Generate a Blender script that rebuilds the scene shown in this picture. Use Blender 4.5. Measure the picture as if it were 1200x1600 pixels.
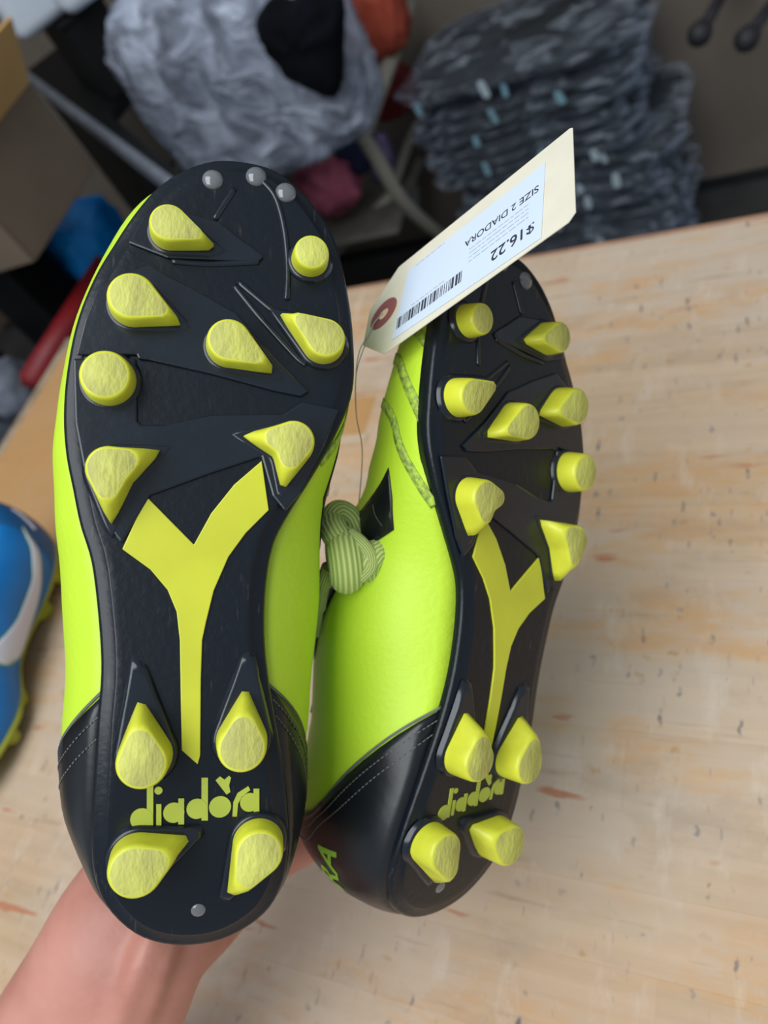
import bpy, bmesh, math, random
from mathutils import Vector, Matrix, noise

for o in list(bpy.data.objects):
    bpy.data.objects.remove(o)
SC = bpy.context.scene
COL = SC.collection
PI = math.pi

# ------------------------------------------------------------------ camera, world, lights, exposure
TT = 0.86                                   # height of the bench top
CAM = Vector((0.0, 0.0, TT + 0.42))
# rows: world X, Y, Z axes seen from the camera (camera x right, y down, z forward)
CR = Matrix(((0.88400899, -0.01829521, -0.46711175),
             (0.24396252, -0.83431074, 0.49437624),
             (-0.39876107, -0.5509908, -0.73307485)))
cam_data = bpy.data.cameras.new('camera')
cam = bpy.data.objects.new('camera', cam_data)
COL.objects.link(cam)
cam_data.sensor_fit = 'VERTICAL'
cam_data.sensor_height = 36.0
cam_data.lens = 27.0
cam_data.clip_start = 0.01
cam.matrix_world = Matrix.Translation(CAM) @ (CR @ Matrix.Diagonal((1, -1, -1))).to_4x4()
cam_data.dof.use_dof = True
cam_data.dof.focus_distance = 0.245
cam_data.dof.aperture_fstop = 9.0
SC.camera = cam

SC.view_settings.view_transform = 'Standard'
SC.view_settings.look = 'None'
SC.view_settings.gamma = 1.0
SC.view_settings.use_curve_mapping = False
SC.view_settings.exposure = 0.0

world = bpy.data.worlds.new('world')
SC.world = world
world.use_nodes = True
world.node_tree.nodes['Background'].inputs[0].default_value = (0.80, 0.90, 1.0, 1)
world.node_tree.nodes['Background'].inputs[1].default_value = 0.42

def area(name, loc, target, sx, sy, power, color):
    l = bpy.data.lights.new(name, 'AREA')
    l.shape = 'RECTANGLE'; l.size = sx; l.size_y = sy; l.energy = power; l.color = color
    o = bpy.data.objects.new(name, l); COL.objects.link(o)
    o.location = loc
    o.rotation_euler = (Vector(target) - Vector(loc)).to_track_quat('-Z', 'Y').to_euler()
    return o
area('ceiling_light', (-0.25, -0.55, 2.75), (-0.25, 0.2, 0.8), 1.3, 2.2, 46, (0.93, 0.97, 1.0))

# ------------------------------------------------------------------ helpers
def V(*a): return Vector(a)
def cv(px, py, d):
    """a point d metres in front of the camera"""
    return CAM + CR @ Vector(((px - 600) / 1200 * d, (py - 800) / 1200 * d, d))

def empty(name, loc=(0, 0, 0), label=None, cat=None, group=None):
    o = bpy.data.objects.new(name, None); COL.objects.link(o)
    o.location = loc; o.empty_display_size = 0.02
    tag(o, label, cat, group)
    return o
def tag(o, label=None, cat=None, group=None, kind=None):
    if label: o['label'] = label
    if cat: o['category'] = cat
    if group: o['group'] = group
    if kind: o['kind'] = kind
    return o
def finish(name, bm, mat, parent=None, smooth=True, mats=None, recalc=True, loc=None):
    if recalc: bmesh.ops.recalc_face_normals(bm, faces=bm.faces[:])
    me = bpy.data.meshes.new(name); bm.to_mesh(me); bm.free()
    for m in (mats or [mat]): me.materials.append(m)
    if smooth: me.polygons.foreach_set('use_smooth', [True] * len(me.polygons))
    o = bpy.data.objects.new(name, me); COL.objects.link(o)
    if parent: o.parent = parent
    if loc: o.location = loc
    return o
def meshobj(name, verts, faces, mat, parent=None, smooth=True, mats=None, uvs=None):
    bm = bmesh.new()
    vs = [bm.verts.new(v) for v in verts]
    for f in faces:
        try: bm.faces.new([vs[i] for i in f])
        except ValueError: pass
    return finish(name, bm, mat, parent, smooth, mats)
def sharp(o, ang=35):
    m = o.modifiers.new('edge', 'EDGE_SPLIT'); m.split_angle = math.radians(ang); return o
def bevel(o, w, seg=2, ang=30):
    m = o.modifiers.new('bevel', 'BEVEL'); m.width = w; m.segments = seg
    m.limit_method = 'ANGLE'; m.angle_limit = math.radians(ang); return o
def box_bm(bm, c, s, M=None):
    r = bmesh.ops.create_cube(bm, size=1.0)
    for v in r['verts']:
        v.co = Vector((v.co.x * s[0] + c[0], v.co.y * s[1] + c[1], v.co.z * s[2] + c[2]))
        if M: v.co = M @ v.co
    return r['verts']
def catmull(pts, n, closed=False):
    P = [Vector(p) for p in pts]; out = []
    m = len(P); segs = m if closed else m - 1
    for i in range(segs):
        if closed: p0, p1, p2, p3 = P[(i-1) % m], P[i], P[(i+1) % m], P[(i+2) % m]
        else: p0, p1, p2, p3 = P[max(i-1, 0)], P[i], P[i+1], P[min(i+2, m-1)]
        for k in range(n):
            t = k / n
            out.append(0.5 * ((2*p1) + (p2-p0)*t + (2*p0-5*p1+4*p2-p3)*t*t + (3*p1-p0-3*p2+p3)*t**3))
    if not closed: out.append(P[-1].copy())
    return out
def tube_bm(bm, pts, rad, seg=10, caps=True, flat=1.0, closed=False, up=None, uvname=None):
    """swept tube; rad: number or list"""
    P = [Vector(p) for p in pts]; n = len(P)
    R = rad if isinstance(rad, (list, tuple)) else [rad] * n
    uvl = bm.loops.layers.uv.verify() if uvname else None
    rings = []; nrm = Vector(up) if up else None; L = 0; Ls = []
    for i in range(n):
        a = P[(i-1) % n] if (closed or i > 0) else P[i]
        b = P[(i+1) % n] if (closed or i < n-1) else P[i]
        t = (b - a).normalized()
        if nrm is None:
            nrm = t.orthogonal().normalized()
        nrm = (nrm - t * nrm.dot(t)).normalized()
        bn = t.cross(nrm)
        ring = []
        for k in range(seg):
            w = 2*PI*k/seg
            ring.append(bm.verts.new(P[i] + nrm*(math.cos(w)*R[i]) + bn*(math.sin(w)*R[i]*flat)))
        rings.append(ring)
        if i: L += (P[i]-P[i-1]).length
        Ls.append(L)
    for i in range(n if closed else n-1):
        r0, r1 = rings[i], rings[(i+1) % n]
        for k in range(seg):
            f = bm.faces.new((r0[k], r0[(k+1) % seg], r1[(k+1) % seg], r1[k]))
            if uvl:
                uu = (Ls[i], Ls[i], Ls[(i+1) % n] if i+1 < n else L, Ls[(i+1) % n] if i+1 < n else L)
                vv = (k/seg, (k+1)/seg, (k+1)/seg, k/seg)
                for lp, a, b in zip(f.loops, uu, vv): lp[uvl].uv = (a, b)
    if caps and not closed:
        bm.faces.new(rings[0][::-1]); bm.faces.new(rings[-1])
    return rings
def tube(name, pts, rad, mat, parent=None, **k):
    bm = bmesh.new(); tube_bm(bm, pts, rad, **k); return finish(name, bm, mat, parent)

# ------------------------------------------------------------------ materials
def new_mat(name):
    m = bpy.data.materials.new(name); m.use_nodes = True
    nt = m.node_tree
    return m, nt, nt.nodes['Principled BSDF']
def pbr(name, col, rough=0.5, metal=0.0, spec=0.5, var=0.0, scale=30.0, bump=0.0, bscale=200.0, coat=0.0, stretch=(1, 1, 1), trans=0.0, sheen=0.0, sss=0.0, dark=None):
    """plain procedural material: base colour broken up by noise, plus fine relief"""
    m, nt, b = new_mat(name)
    b.inputs['Roughness'].default_value = rough
    b.inputs['Metallic'].default_value = metal
    b.inputs['Specular IOR Level'].default_value = spec
    if coat: b.inputs['Coat Weight'].default_value = coat; b.inputs['Coat Roughness'].default_value = 0.12
    if trans: b.inputs['Transmission Weight'].default_value = trans
    if sheen: b.inputs['Sheen Weight'].default_value = sheen
    if sss:
        b.inputs['Subsurface Weight'].default_value = sss
        b.inputs['Subsurface Radius'].default_value = (0.01, 0.004, 0.002)
    tc = nt.nodes.new('ShaderNodeTexCoord'); mp = nt.nodes.new('ShaderNodeMapping')
    mp.inputs['Scale'].default_value = stretch
    nt.links.new(tc.outputs['Object'], mp.inputs['Vector'])
    n = nt.nodes.new('ShaderNodeTexNoise'); n.inputs['Scale'].default_value = scale; n.inputs['Detail'].default_value = 4
    nt.links.new(mp.outputs[0], n.inputs['Vector'])
    r = nt.nodes.new('ShaderNodeValToRGB')
    d = dark or tuple(c * (1 - var) for c in col)
    l = tuple(min(1, c * (1 + var)) for c in col) if not dark else col
    r.color_ramp.elements[0].position = 0.35; r.color_ramp.elements[0].color = (*d, 1)
    r.color_ramp.elements[1].position = 0.65; r.color_ramp.elements[1].color = (*l, 1)
    nt.links.new(n.outputs['Fac'], r.inputs['Fac'])
    nt.links.new(r.outputs['Color'], b.inputs['Base Color'])
    if bump:
        n2 = nt.nodes.new('ShaderNodeTexNoise'); n2.inputs['Scale'].default_value = bscale; n2.inputs['Detail'].default_value = 3
        nt.links.new(mp.outputs[0], n2.inputs['Vector'])
        bp = nt.nodes.new('ShaderNodeBump'); bp.inputs['Strength'].default_value = bump; bp.inputs['Distance'].default_value = 0.002
        nt.links.new(n2.outputs['Fac'], bp.inputs['Height']); nt.links.new(bp.outputs[0], b.inputs['Normal'])
    return m

def sole_mat():
    m, nt, b = new_mat('sole_black')
    tc = nt.nodes.new('ShaderNodeTexCoord')
    mp = nt.nodes.new('ShaderNodeMapping'); mp.inputs['Scale'].default_value = (700, 110, 200); mp.inputs['Rotation'].default_value = (0, 0, 0.25)
    nt.links.new(tc.outputs['Object'], mp.inputs['Vector'])
    n = nt.nodes.new('ShaderNodeTexNoise'); n.inputs['Scale'].default_value = 1.0; n.inputs['Detail'].default_value = 3
    nt.links.new(mp.outputs[0], n.inputs['Vector'])
    n2 = nt.nodes.new('ShaderNodeTexNoise'); n2.inputs['Scale'].default_value = 28; n2.inputs['Detail'].default_value = 3
    nt.links.new(tc.outputs['Object'], n2.inputs['Vector'])
    r = nt.nodes.new('ShaderNodeValToRGB')
    r.color_ramp.elements[0].position = 0.63; r.color_ramp.elements[0].color = (0, 0, 0, 1)
    r.color_ramp.elements[1].position = 0.76; r.color_ramp.elements[1].color = (1, 1, 1, 1)
    nt.links.new(n.outputs['Fac'], r.inputs['Fac'])
    r2 = nt.nodes.new('ShaderNodeMapRange'); r2.inputs[1].default_value = 0.48; r2.inputs[2].default_value = 0.7
    nt.links.new(n2.outputs['Fac'], r2.inputs[0])
    mu = nt.nodes.new('ShaderNodeMath'); mu.operation = 'MULTIPLY'
    nt.links.new(r.outputs[0], mu.inputs[0]); nt.links.new(r2.outputs[0], mu.inputs[1])
    mx = nt.nodes.new('ShaderNodeMix'); mx.data_type = 'RGBA'
    mx.inputs['A'].default_value = (0.0045, 0.0075, 0.0125, 1); mx.inputs['B'].default_value = (0.10, 0.088, 0.078, 1)
    nt.links.new(mu.outputs[0], mx.inputs['Factor']); nt.links.new(mx.outputs['Result'], b.inputs['Base Color'])
    b.inputs['Roughness'].default_value = 0.3
    b.inputs['Specular IOR Level'].default_value = 0.34
    n3 = nt.nodes.new('ShaderNodeTexNoise'); n3.inputs['Scale'].default_value = 350
    nt.links.new(tc.outputs['Object'], n3.inputs['Vector'])
    bp = nt.nodes.new('ShaderNodeBump'); bp.inputs['Strength'].default_value = 0.12; bp.inputs['Distance'].default_value = 0.001
    nt.links.new(n3.outputs['Fac'], bp.inputs['Height']); nt.links.new(bp.outputs[0], b.inputs['Normal'])
    return m
M = {}
M['sole'] = sole_mat()
M['sole_gloss'] = pbr('sole_gloss_black', (0.008, 0.012, 0.019), 0.22, var=0.2, bump=0.05)
M['stud'] = pbr('stud_yellow', (0.66, 0.68, 0.045), 0.38, var=0.08, scale=90, bump=0.05, sss=0.0)
M['stud_worn'] = pbr('stud_worn_tip', (0.60, 0.61, 0.12), 0.6, scale=130, dark=(0.44, 0.43, 0.11), bump=0.3, bscale=700, stretch=(1, .45, 1))
M['logo'] = pbr('sole_logo_yellow', (0.58, 0.60, 0.035), 0.33, var=0.06, scale=40)
M['upper'] = pbr('upper_yellow', (0.52, 0.745, 0.036), 0.5, var=0.05, scale=14, bump=0.12, bscale=420)
M['letter'] = pbr('sole_letter_green', (0.40, 0.46, 0.055), 0.45, var=0.08, scale=60)
M['upper_black'] = pbr('upper_black', (0.006, 0.0075, 0.010), 0.32, var=0.3, bump=0.04, bscale=250)
M['tongue'] = pbr('tongue_black', (0.0022, 0.003, 0.004), 0.8, var=0.3, bump=0.2, bscale=500)
M['lining'] = pbr('lining_black', (0.01, 0.012, 0.012), 0.9, var=0.3)
M['stitch_grey'] = pbr('stitch_grey', (0.13, 0.14, 0.12), 0.8, var=0.3)
M['stitch_band'] = pbr('stitch_band', (0.48, 0.68, 0.06), 0.7, scale=500, dark=(0.22, 0.29, 0.08), bump=0.4, bscale=500)
M['heel_print'] = pbr('heel_print_green', (0.25, 0.48, 0.03), 0.5, var=0.1)
M['rivet'] = pbr('rivet_clear', (0.26, 0.27, 0.29), 0.07, coat=0.6, trans=0.5, var=0.1)

def lace_mat():
    m, nt, b = new_mat('lace_olive')
    uv = nt.nodes.new('ShaderNodeTexCoord')
    mp = nt.nodes.new('ShaderNodeMapping'); mp.inputs['Scale'].default_value = (1, 1, 1)
    nt.links.new(uv.outputs['UV'], mp.inputs['Vector'])
    w = nt.nodes.new('ShaderNodeTexWave'); w.inputs['Scale'].default_value = 6; w.bands_direction = 'Y'
    w.inputs['Distortion'].default_value = 0.6; w.inputs['Detail'].default_value = 2; w.inputs['Detail Scale'].default_value = 3
    nt.links.new(mp.outputs[0], w.inputs['Vector'])
    n = nt.nodes.new('ShaderNodeTexNoise'); n.inputs['Scale'].default_value = 120; n.inputs['Detail'].default_value = 3
    nt.links.new(uv.outputs['Object'], n.inputs['Vector'])
    mx = nt.nodes.new('ShaderNodeMix'); mx.data_type = 'RGBA'
    mx.inputs['A'].default_value = (0.33, 0.42, 0.10, 1); mx.inputs['B'].default_value = (0.68, 0.79, 0.27, 1)
    nt.links.new(w.outputs['Fac'], mx.inputs['Factor'])
    mx2 = nt.nodes.new('ShaderNodeMix'); mx2.data_type = 'RGBA'; mx2.blend_type = 'MULTIPLY'; mx2.inputs['Factor'].default_value = 0.5
    nt.links.new(mx.outputs['Result'], mx2.inputs['A']); nt.links.new(n.outputs['Color'], mx2.inputs['B'])
    nt.links.new(mx.outputs['Result'], b.inputs['Base Color'])
    bp = nt.nodes.new('ShaderNodeBump'); bp.inputs['Strength'].default_value = 0.7; bp.inputs['Distance'].default_value = 0.0006
    nt.links.new(w.outputs['Fac'], bp.inputs['Height']); nt.links.new(bp.outputs[0], b.inputs['Normal'])
    b.inputs['Roughness'].default_value = 0.75; b.inputs['Sheen Weight'].default_value = 0.2
    return m
M['lace'] = lace_mat()

def wood_mat(name, warm=0.0):
    m, nt, b = new_mat(name)
    N = nt.nodes.new; Lk = nt.links.new
    geo = N('ShaderNodeNewGeometry'); oi = N('ShaderNodeObjectInfo')
    def mapped(scale, off=True):
        mp = N('ShaderNodeMapping'); mp.inputs['Scale'].default_value = scale
        if off:
            ad = N('ShaderNodeVectorMath'); ad.operation = 'MULTIPLY_ADD'
            cx = N('ShaderNodeCombineXYZ')
            Lk(oi.outputs['Random'], cx.inputs[0]); Lk(oi.outputs['Random'], cx.inputs[1])
            ad.inputs[1].default_value = (37, 11, 5)
            Lk(cx.outputs[0], ad.inputs[0]); Lk(geo.outputs['Position'], ad.inputs[2]); Lk(ad.outputs[0], mp.inputs['Vector'])
        else: Lk(geo.outputs['Position'], mp.inputs['Vector'])
        return mp
    def noise_(scale, det, off=True, rough=0.5):
        n = N('ShaderNodeTexNoise'); n.inputs['Scale'].default_value = 1; n.inputs['Detail'].default_value = det; n.inputs['Roughness'].default_value = rough
        Lk(mapped(scale, off).outputs[0], n.inputs['Vector']); return n
    def ramp(fac, stops):
        r = N('ShaderNodeValToRGB'); e = r.color_ramp.elements
        while len(e) < len(stops): e.new(0.5)
        for el, (p, c) in zip(e, stops): el.position = p; el.color = (*c, 1)
        Lk(fac, r.inputs['Fac']); return r
    def mix(a, bcol, fac, mode='MIX', f=None):
        x = N('ShaderNodeMix'); x.data_type = 'RGBA'; x.blend_type = mode
        Lk(a, x.inputs['A'])
        if isinstance(bcol, tuple): x.inputs['B'].default_value = (*bcol, 1)
        else: Lk(bcol, x.inputs['B'])
        if fac is None: x.inputs['Factor'].default_value = f
        else: Lk(fac, x.inputs['Factor'])
        return x.outputs['Result']
    def mul(a, v):
        x = N('ShaderNodeMath'); x.operation = 'MULTIPLY'; Lk(a, x.inputs[0])
        if isinstance(v, (int, float)): x.inputs[1].default_value = v
        else: Lk(v, x.inputs[1])
        return x.outputs[0]
    # stave to stave colour
    base = ramp(oi.outputs['Random'], [(0.0, (0.50, 0.355, 0.225)), (0.35, (0.55, 0.41, 0.28)), (0.7, (0.52, 0.365, 0.235)), (1.0, (0.58, 0.445, 0.31))]).outputs[0]
    grain = noise_((6, 150, 20), 5)
    c = mix(base, ramp(grain.outputs['Fac'], [(0.3, (0.84, 0.80, 0.76)), (0.7, (1.06, 1.05, 1.03))]).outputs[0], None, 'MULTIPLY', 0.6)
    # worn grey haze
    wear = noise_((5, 9, 5), 6, False, 0.65)
    wm = ramp(wear.outputs['Fac'], [(0.40, (0, 0, 0)), (0.60, (1, 1, 1))]).outputs[0]
    c = mix(c, (0.52, 0.43, 0.345), mul(wm, 0.65))
    # orange varnish left in patches, ragged along the grain
    org = noise_((8, 26, 9), 6, False, 0.68)
    om = ramp(org.outputs['Fac'], [(0.50, (0, 0, 0)), (0.64, (1, 1, 1))]).outputs[0]
    c = mix(c, (0.56, 0.315, 0.135), mul(om, 0.72))
    # blotchy brown stains
    st = noise_((11, 24, 14), 7, False, 0.7)
    sm = ramp(st.outputs['Fac'], [(0.53, (0, 0, 0)), (0.70, (1, 1, 1))]).outputs[0]
    c = mix(c, (0.34, 0.25, 0.18), mul(sm, 0.5))
    # pale scuffs across the grain
    pl_ = noise_((60, 22, 14), 5, False, 0.7)
    pm = ramp(pl_.outputs['Fac'], [(0.54, (0, 0, 0)), (0.72, (1, 1, 1))]).outputs[0]
    c = mix(c, (0.70, 0.63, 0.55), mul(pm, 0.32))
    # short brown dashes along the grain
    ds = noise_((14, 210, 20), 4, False, 0.6)
    dm = ramp(ds.outputs['Fac'], [(0.62, (0, 0, 0)), (0.74, (1, 1, 1))]).outputs[0]
    c = mix(c, (0.33, 0.215, 0.14), mul(dm, 0.6))
    # rusty red streaks along the grain
    rs = noise_((16, 95, 20), 3, False, 0.5)
    rm = ramp(rs.outputs['Fac'], [(0.675, (0, 0, 0)), (0.72, (1, 1, 1))]).outputs[0]
    c = mix(c, (0.42, 0.13, 0.055), mul(rm, 0.75))
    # dark nicks across the grain
    def nicks(sc, th, keep, amount, colr, c):
        vo = N('ShaderNodeTexVoronoi'); vo.feature = 'F1'; vo.inputs['Scale'].default_value = 1; vo.inputs['Randomness'].default_value = 1
        dn = noise_((240, 240, 240), 2, False)
        mp = mapped(sc, False)
        ad = N('ShaderNodeVectorMath'); ad.operation = 'MULTIPLY_ADD'; ad.inputs[1].default_value = (0.5, 0.5, 0.5)
        Lk(dn.outputs['Color'], ad.inputs[0]); Lk(mp.outputs[0], ad.inputs[2]); Lk(ad.outputs[0], vo.inputs['Vector'])
        sp = N('ShaderNodeSeparateColor'); Lk(vo.outputs['Color'], sp.inputs[0])
        d = N('ShaderNodeMapRange'); d.inputs[1].default_value = th; d.inputs[2].default_value = th * 0.45; Lk(vo.outputs['Distance'], d.inputs[0])
        k = N('ShaderNodeMath'); k.operation = 'GREATER_THAN'; k.inputs[1].default_value = keep; Lk(sp.outputs[0], k.inputs[0])
        a = mul(mul(d.outputs[0], k.outputs[0]), amount)
        a = mul(a, sp.outputs[1])
        return mix(c, colr, a)
    c = nicks((150, 38, 1), 0.20, 0.50, 0.95, (0.11, 0.11, 0.125), c)
    c = nicks((85, 60, 1), 0.17, 0.45, 0.85, (0.17, 0.165, 0.17), c)
    c = nicks((60, 90, 1), 0.20, 0.66, 0.8, (0.40, 0.24, 0.09), c)
    c = nicks((300, 60, 1), 0.20, 0.6, 0.8, (0.20, 0.19, 0.19), c)
    if warm: c = mix(c, (0.47, 0.24, 0.075), None, 'MIX', warm)
    Lk(c, b.inputs['Base Color'])
    b.inputs['Roughness'].default_value = 0.55; b.inputs['Specular IOR Level'].default_value = 0.3
    bp = N('ShaderNodeBump'); bp.inputs['Strength'].default_value = 0.15; bp.inputs['Distance'].default_value = 0.001
    Lk(grain.outputs['Fac'], bp.inputs['Height']); Lk(bp.outputs[0], b.inputs['Normal'])
    return m
M['wood'] = wood_mat('bench_wood')
M['wood_warm'] = wood_mat('bench_wood_varnished', 0.8)
M['wood_edge'] = pbr('bench_worn_edge', (0.30, 0.22, 0.15), 0.7, var=0.25, scale=60)
M['bench_red'] = pbr('bench_red_edge', (0.36, 0.20, 0.12), 0.6, var=0.2)
M['steel_dark'] = pbr('dark_steel', (0.035, 0.037, 0.042), 0.45, metal=0.7, var=0.2)

def skin_mat():
    m, nt, b = new_mat('skin')
    tc = nt.nodes.new('ShaderNodeTexCoord')
    n = nt.nodes.new('ShaderNodeTexNoise'); n.inputs['Scale'].default_value = 26; n.inputs['Detail'].default_value = 5
    nt.links.new(tc.outputs['Object'], n.inputs['Vector'])
    r = nt.nodes.new('ShaderNodeValToRGB')
    r.color_ramp.elements[0].position = 0.3; r.color_ramp.elements[0].color = (0.43, 0.175, 0.130, 1)
    r.color_ramp.elements[1].position = 0.7; r.color_ramp.elements[1].color = (0.57, 0.265, 0.205, 1)
    nt.links.new(n.outputs['Fac'], r.inputs['Fac']); nt.links.new(r.outputs[0], b.inputs['Base Color'])
    b.inputs['Roughness'].default_value = 0.5
    b.inputs['Subsurface Weight'].default_value = 0.15; b.inputs['Subsurface Radius'].default_value = (0.008, 0.003, 0.0015); b.inputs['Subsurface Scale'].default_value = 1.0
    n2 = nt.nodes.new('ShaderNodeTexNoise'); n2.inputs['Scale'].default_value = 300
    nt.links.new(tc.outputs['Object'], n2.inputs['Vector'])
    bp = nt.nodes.new('ShaderNodeBump'); bp.inputs['Strength'].default_value = 0.15; bp.inputs['Distance'].default_value = 0.001
    nt.links.new(n2.outputs['Fac'], bp.inputs['Height']); nt.links.new(bp.outputs[0], b.inputs['Normal'])
    return m
M['skin'] = skin_mat()

def plastic_mat(name, col, opacity, rough=0.22, bscale=40, bstr=0.8, glint=None, stretch=(1, 1, 1)):
    """thin translucent polythene: partly see-through, glossy creases"""
    m, nt, b = new_mat(name)
    out = nt.nodes['Material Output']
    b.inputs['Base Color'].default_value = (*col, 1); b.inputs['Roughness'].default_value = rough
    b.inputs['Specular IOR Level'].default_value = 0.6
    tr = nt.nodes.new('ShaderNodeBsdfTransparent'); tr.inputs[0].default_value = (0.92, 0.95, 1, 1)
    mx = nt.nodes.new('ShaderNodeMixShader')
    tc = nt.nodes.new('ShaderNodeTexCoord')
    n = nt.nodes.new('ShaderNodeTexNoise'); n.inputs['Scale'].default_value = bscale; n.inputs['Detail'].default_value = 5; n.inputs['Distortion'].default_value = 1.2
    mp = nt.nodes.new('ShaderNodeMapping'); mp.inputs['Scale'].default_value = stretch
    nt.links.new(tc.outputs['Object'], mp.inputs['Vector']); nt.links.new(mp.outputs[0], n.inputs['Vector'])
    bp = nt.nodes.new('ShaderNodeBump'); bp.inputs['Strength'].default_value = bstr; bp.inputs['Distance'].default_value = 0.03
    nt.links.new(n.outputs['Fac'], bp.inputs['Height']); nt.links.new(bp.outputs[0], b.inputs['Normal'])
    mr = nt.nodes.new('ShaderNodeMapRange'); mr.inputs[1].default_value = 0.35; mr.inputs[2].default_value = 0.7
    mr.inputs[3].default_value = max(0, opacity - 0.2); mr.inputs[4].default_value = min(1, opacity + 0.25)
    if glint: mr.inputs[1].default_value, mr.inputs[2].default_value, mr.inputs[3].default_value, mr.inputs[4].default_value = glint  # pale opaque streaks painted in as highlights on the film
    nt.links.new(n.outputs['Fac'], mr.inputs[0])
    nt.links.new(mr.outputs[0], mx.inputs[0])
    nt.links.new(tr.outputs[0], mx.inputs[1]); nt.links.new(b.outputs[0], mx.inputs[2]); nt.links.new(mx.outputs[0], out.inputs[0])
    return m
M['poly_big'] = plastic_mat('bag_polythene', (0.52, 0.57, 0.70), 0.60, 0.17, 15, 0.85, (0.38, 0.66, 0.30, 0.92))
M['poly_small'] = plastic_mat('garment_polythene', (0.50, 0.55, 0.63), 0.20, 0.10, 30, 1.0, (0.50, 0.74, 0.06, 0.56), (.55, .8, 2.2))

# ------------------------------------------------------------------ the room
def struct(name, c, s, mat):
    bm = bmesh.new(); box_bm(bm, c, s)
    return tag(finish(name, bm, mat, smooth=False), kind='structure')
M['floor'] = pbr('floor_concrete', (0.045, 0.043, 0.042), 0.7, var=0.25, scale=6, bump=0.1)
M['wall'] = pbr('wall_brown_board', (0.175, 0.145, 0.115), 0.75, var=0.10, scale=5, bump=0.1)
M['base'] = pbr('baseboard_black', (0.015, 0.016, 0.018), 0.5, var=0.2)
struct('floor', (-0.8, 0.4, -0.05), (4.6, 3.3, 0.1), M['floor'])
struct('wall_back', (-0.8, 1.87, 1.2), (4.6, 0.1, 2.4), M['wall'])
struct('wall_left', (-3.05, 0.4, 1.2), (0.1, 3.3, 2.4), M['wall'])
struct('baseboard_back', (-0.8, 1.815, 0.012), (4.6, 0.012, 0.024), M['base'])

# ------------------------------------------------------------------ the workbench
X0, X1, YB, YF, TH = -0.787, 0.95, 0.552, -0.40, 0.045
bench = empty('workbench', ((X0+X1)/2, (YB+YF)/2, 0), 'long workbench with a worn pale butcher-block top under the yellow boots', 'workbench')
bench_off = Vector(bench.location)
def bpart(name, bm, mat, **k):
    for v in bm.verts: v.co -= bench_off
    return finish(name, bm, mat, bench, **k)
bm = bmesh.new(); box_bm(bm, ((X0+X1)/2, (YB+YF)/2, TT-TH/2-0.004), (X1-X0-0.01, YB-YF-0.01, TH-0.008)); bpart('core', bm, M['wood_edge'], smooth=False)
rs = random.Random(4)
y = YB - 0.006
row = 0
while y > YF:
    w = rs.uniform(0.034, 0.042)
    x = X0 + 0.016
    first = True
    while x < X1:
        ln = rs.uniform(0.28, 0.62) if not first else rs.uniform(0.10, 0.5)
        if first and y > 0.24: ln = 0.26 + 0.6*(ln-0.1)
        first = False
        xe = min(X1, x + ln)
        bm = bmesh.new()
        top = TT - rs.uniform(0, 0.0003)
        box_bm(bm, ((x+xe)/2, y - w/2, top - 0.006), (xe - x - 0.00004, w - 0.00004, 0.012))
        mid = (x + xe) / 2
        warm = x < -0.6 and y > 0.24
        o = bpart('stave', bm, M['wood_warm'] if warm else M['wood'], smooth=False)
        x = xe
    y -= w
bm = bmesh.new(); box_bm(bm, (X0+0.008, (YB+YF)/2, TT-TH/2), (0.016, YB-YF, TH)); bevel(bpart('edge_strip', bm, M['wood_edge'], smooth=False), 0.004, 3)
bm = bmesh.new(); box_bm(bm, ((X0+X1)/2, YB-0.002, TT-TH/2-0.0005), (X1-X0, 0.006, TH)); bevel(bpart('back_edge_strip', bm, M['bench_red'], smooth=False), 0.002, 2)
for lx in (X0+0.10, X1-0.10):
    for ly in (YB-0.10, YF+0.10):
        bm = bmesh.new(); box_bm(bm, (lx, ly, (TT-TH)/2), (0.07, 0.07, TT-TH)); bevel(bpart('leg', bm, M['steel_dark'], smooth=False), 0.004)
for ly in (YB-0.10, YF+0.10):
    bm = bmesh.new(); box_bm(bm, ((X0+X1)/2, ly, TT-TH-0.05), (X1-X0-0.28, 0.03, 0.08)); bpart('apron', bm, M['steel_dark'], smooth=False)

# ------------------------------------------------------------------ football boots
#<<CORE
OUTLINE = [(6.48,130.41),(21.69,129.24),(31.22,122.89),(38.74,113.95),(44.22,103.13),(47.88,82.71),(48.9,63.71),(47.63,50.91),(41.91,37.25),(35.56,26.12),(25.56,9.77),(22.02,0.83),(20.28,-12.0),(20.12,-25.77),(21.32,-37.58),(22.93,-47.53),(25.39,-61.71),(27.58,-78.41),(28.24,-93.6),(26.06,-105.84),(20.12,-115.83),(8.0,-122.94),(-6.0,-123.65),(-18.55,-118.46),(-27.64,-107.02),(-30.91,-94.68),(-31.04,-80.13),(-30.03,-64.29),(-29.2,-48.92),(-28.17,-33.82),(-29.05,-18.73),(-31.21,-1.67),(-34.58,9.73),(-36.67,19.97),(-38.79,30.62),(-39.75,42.13),(-39.23,55.84),(-36.88,72.03),(-32.44,86.49),(-26.87,98.64),(-20.35,110.29),(-13.54,119.43),(-4.63,126.45)]
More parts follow.
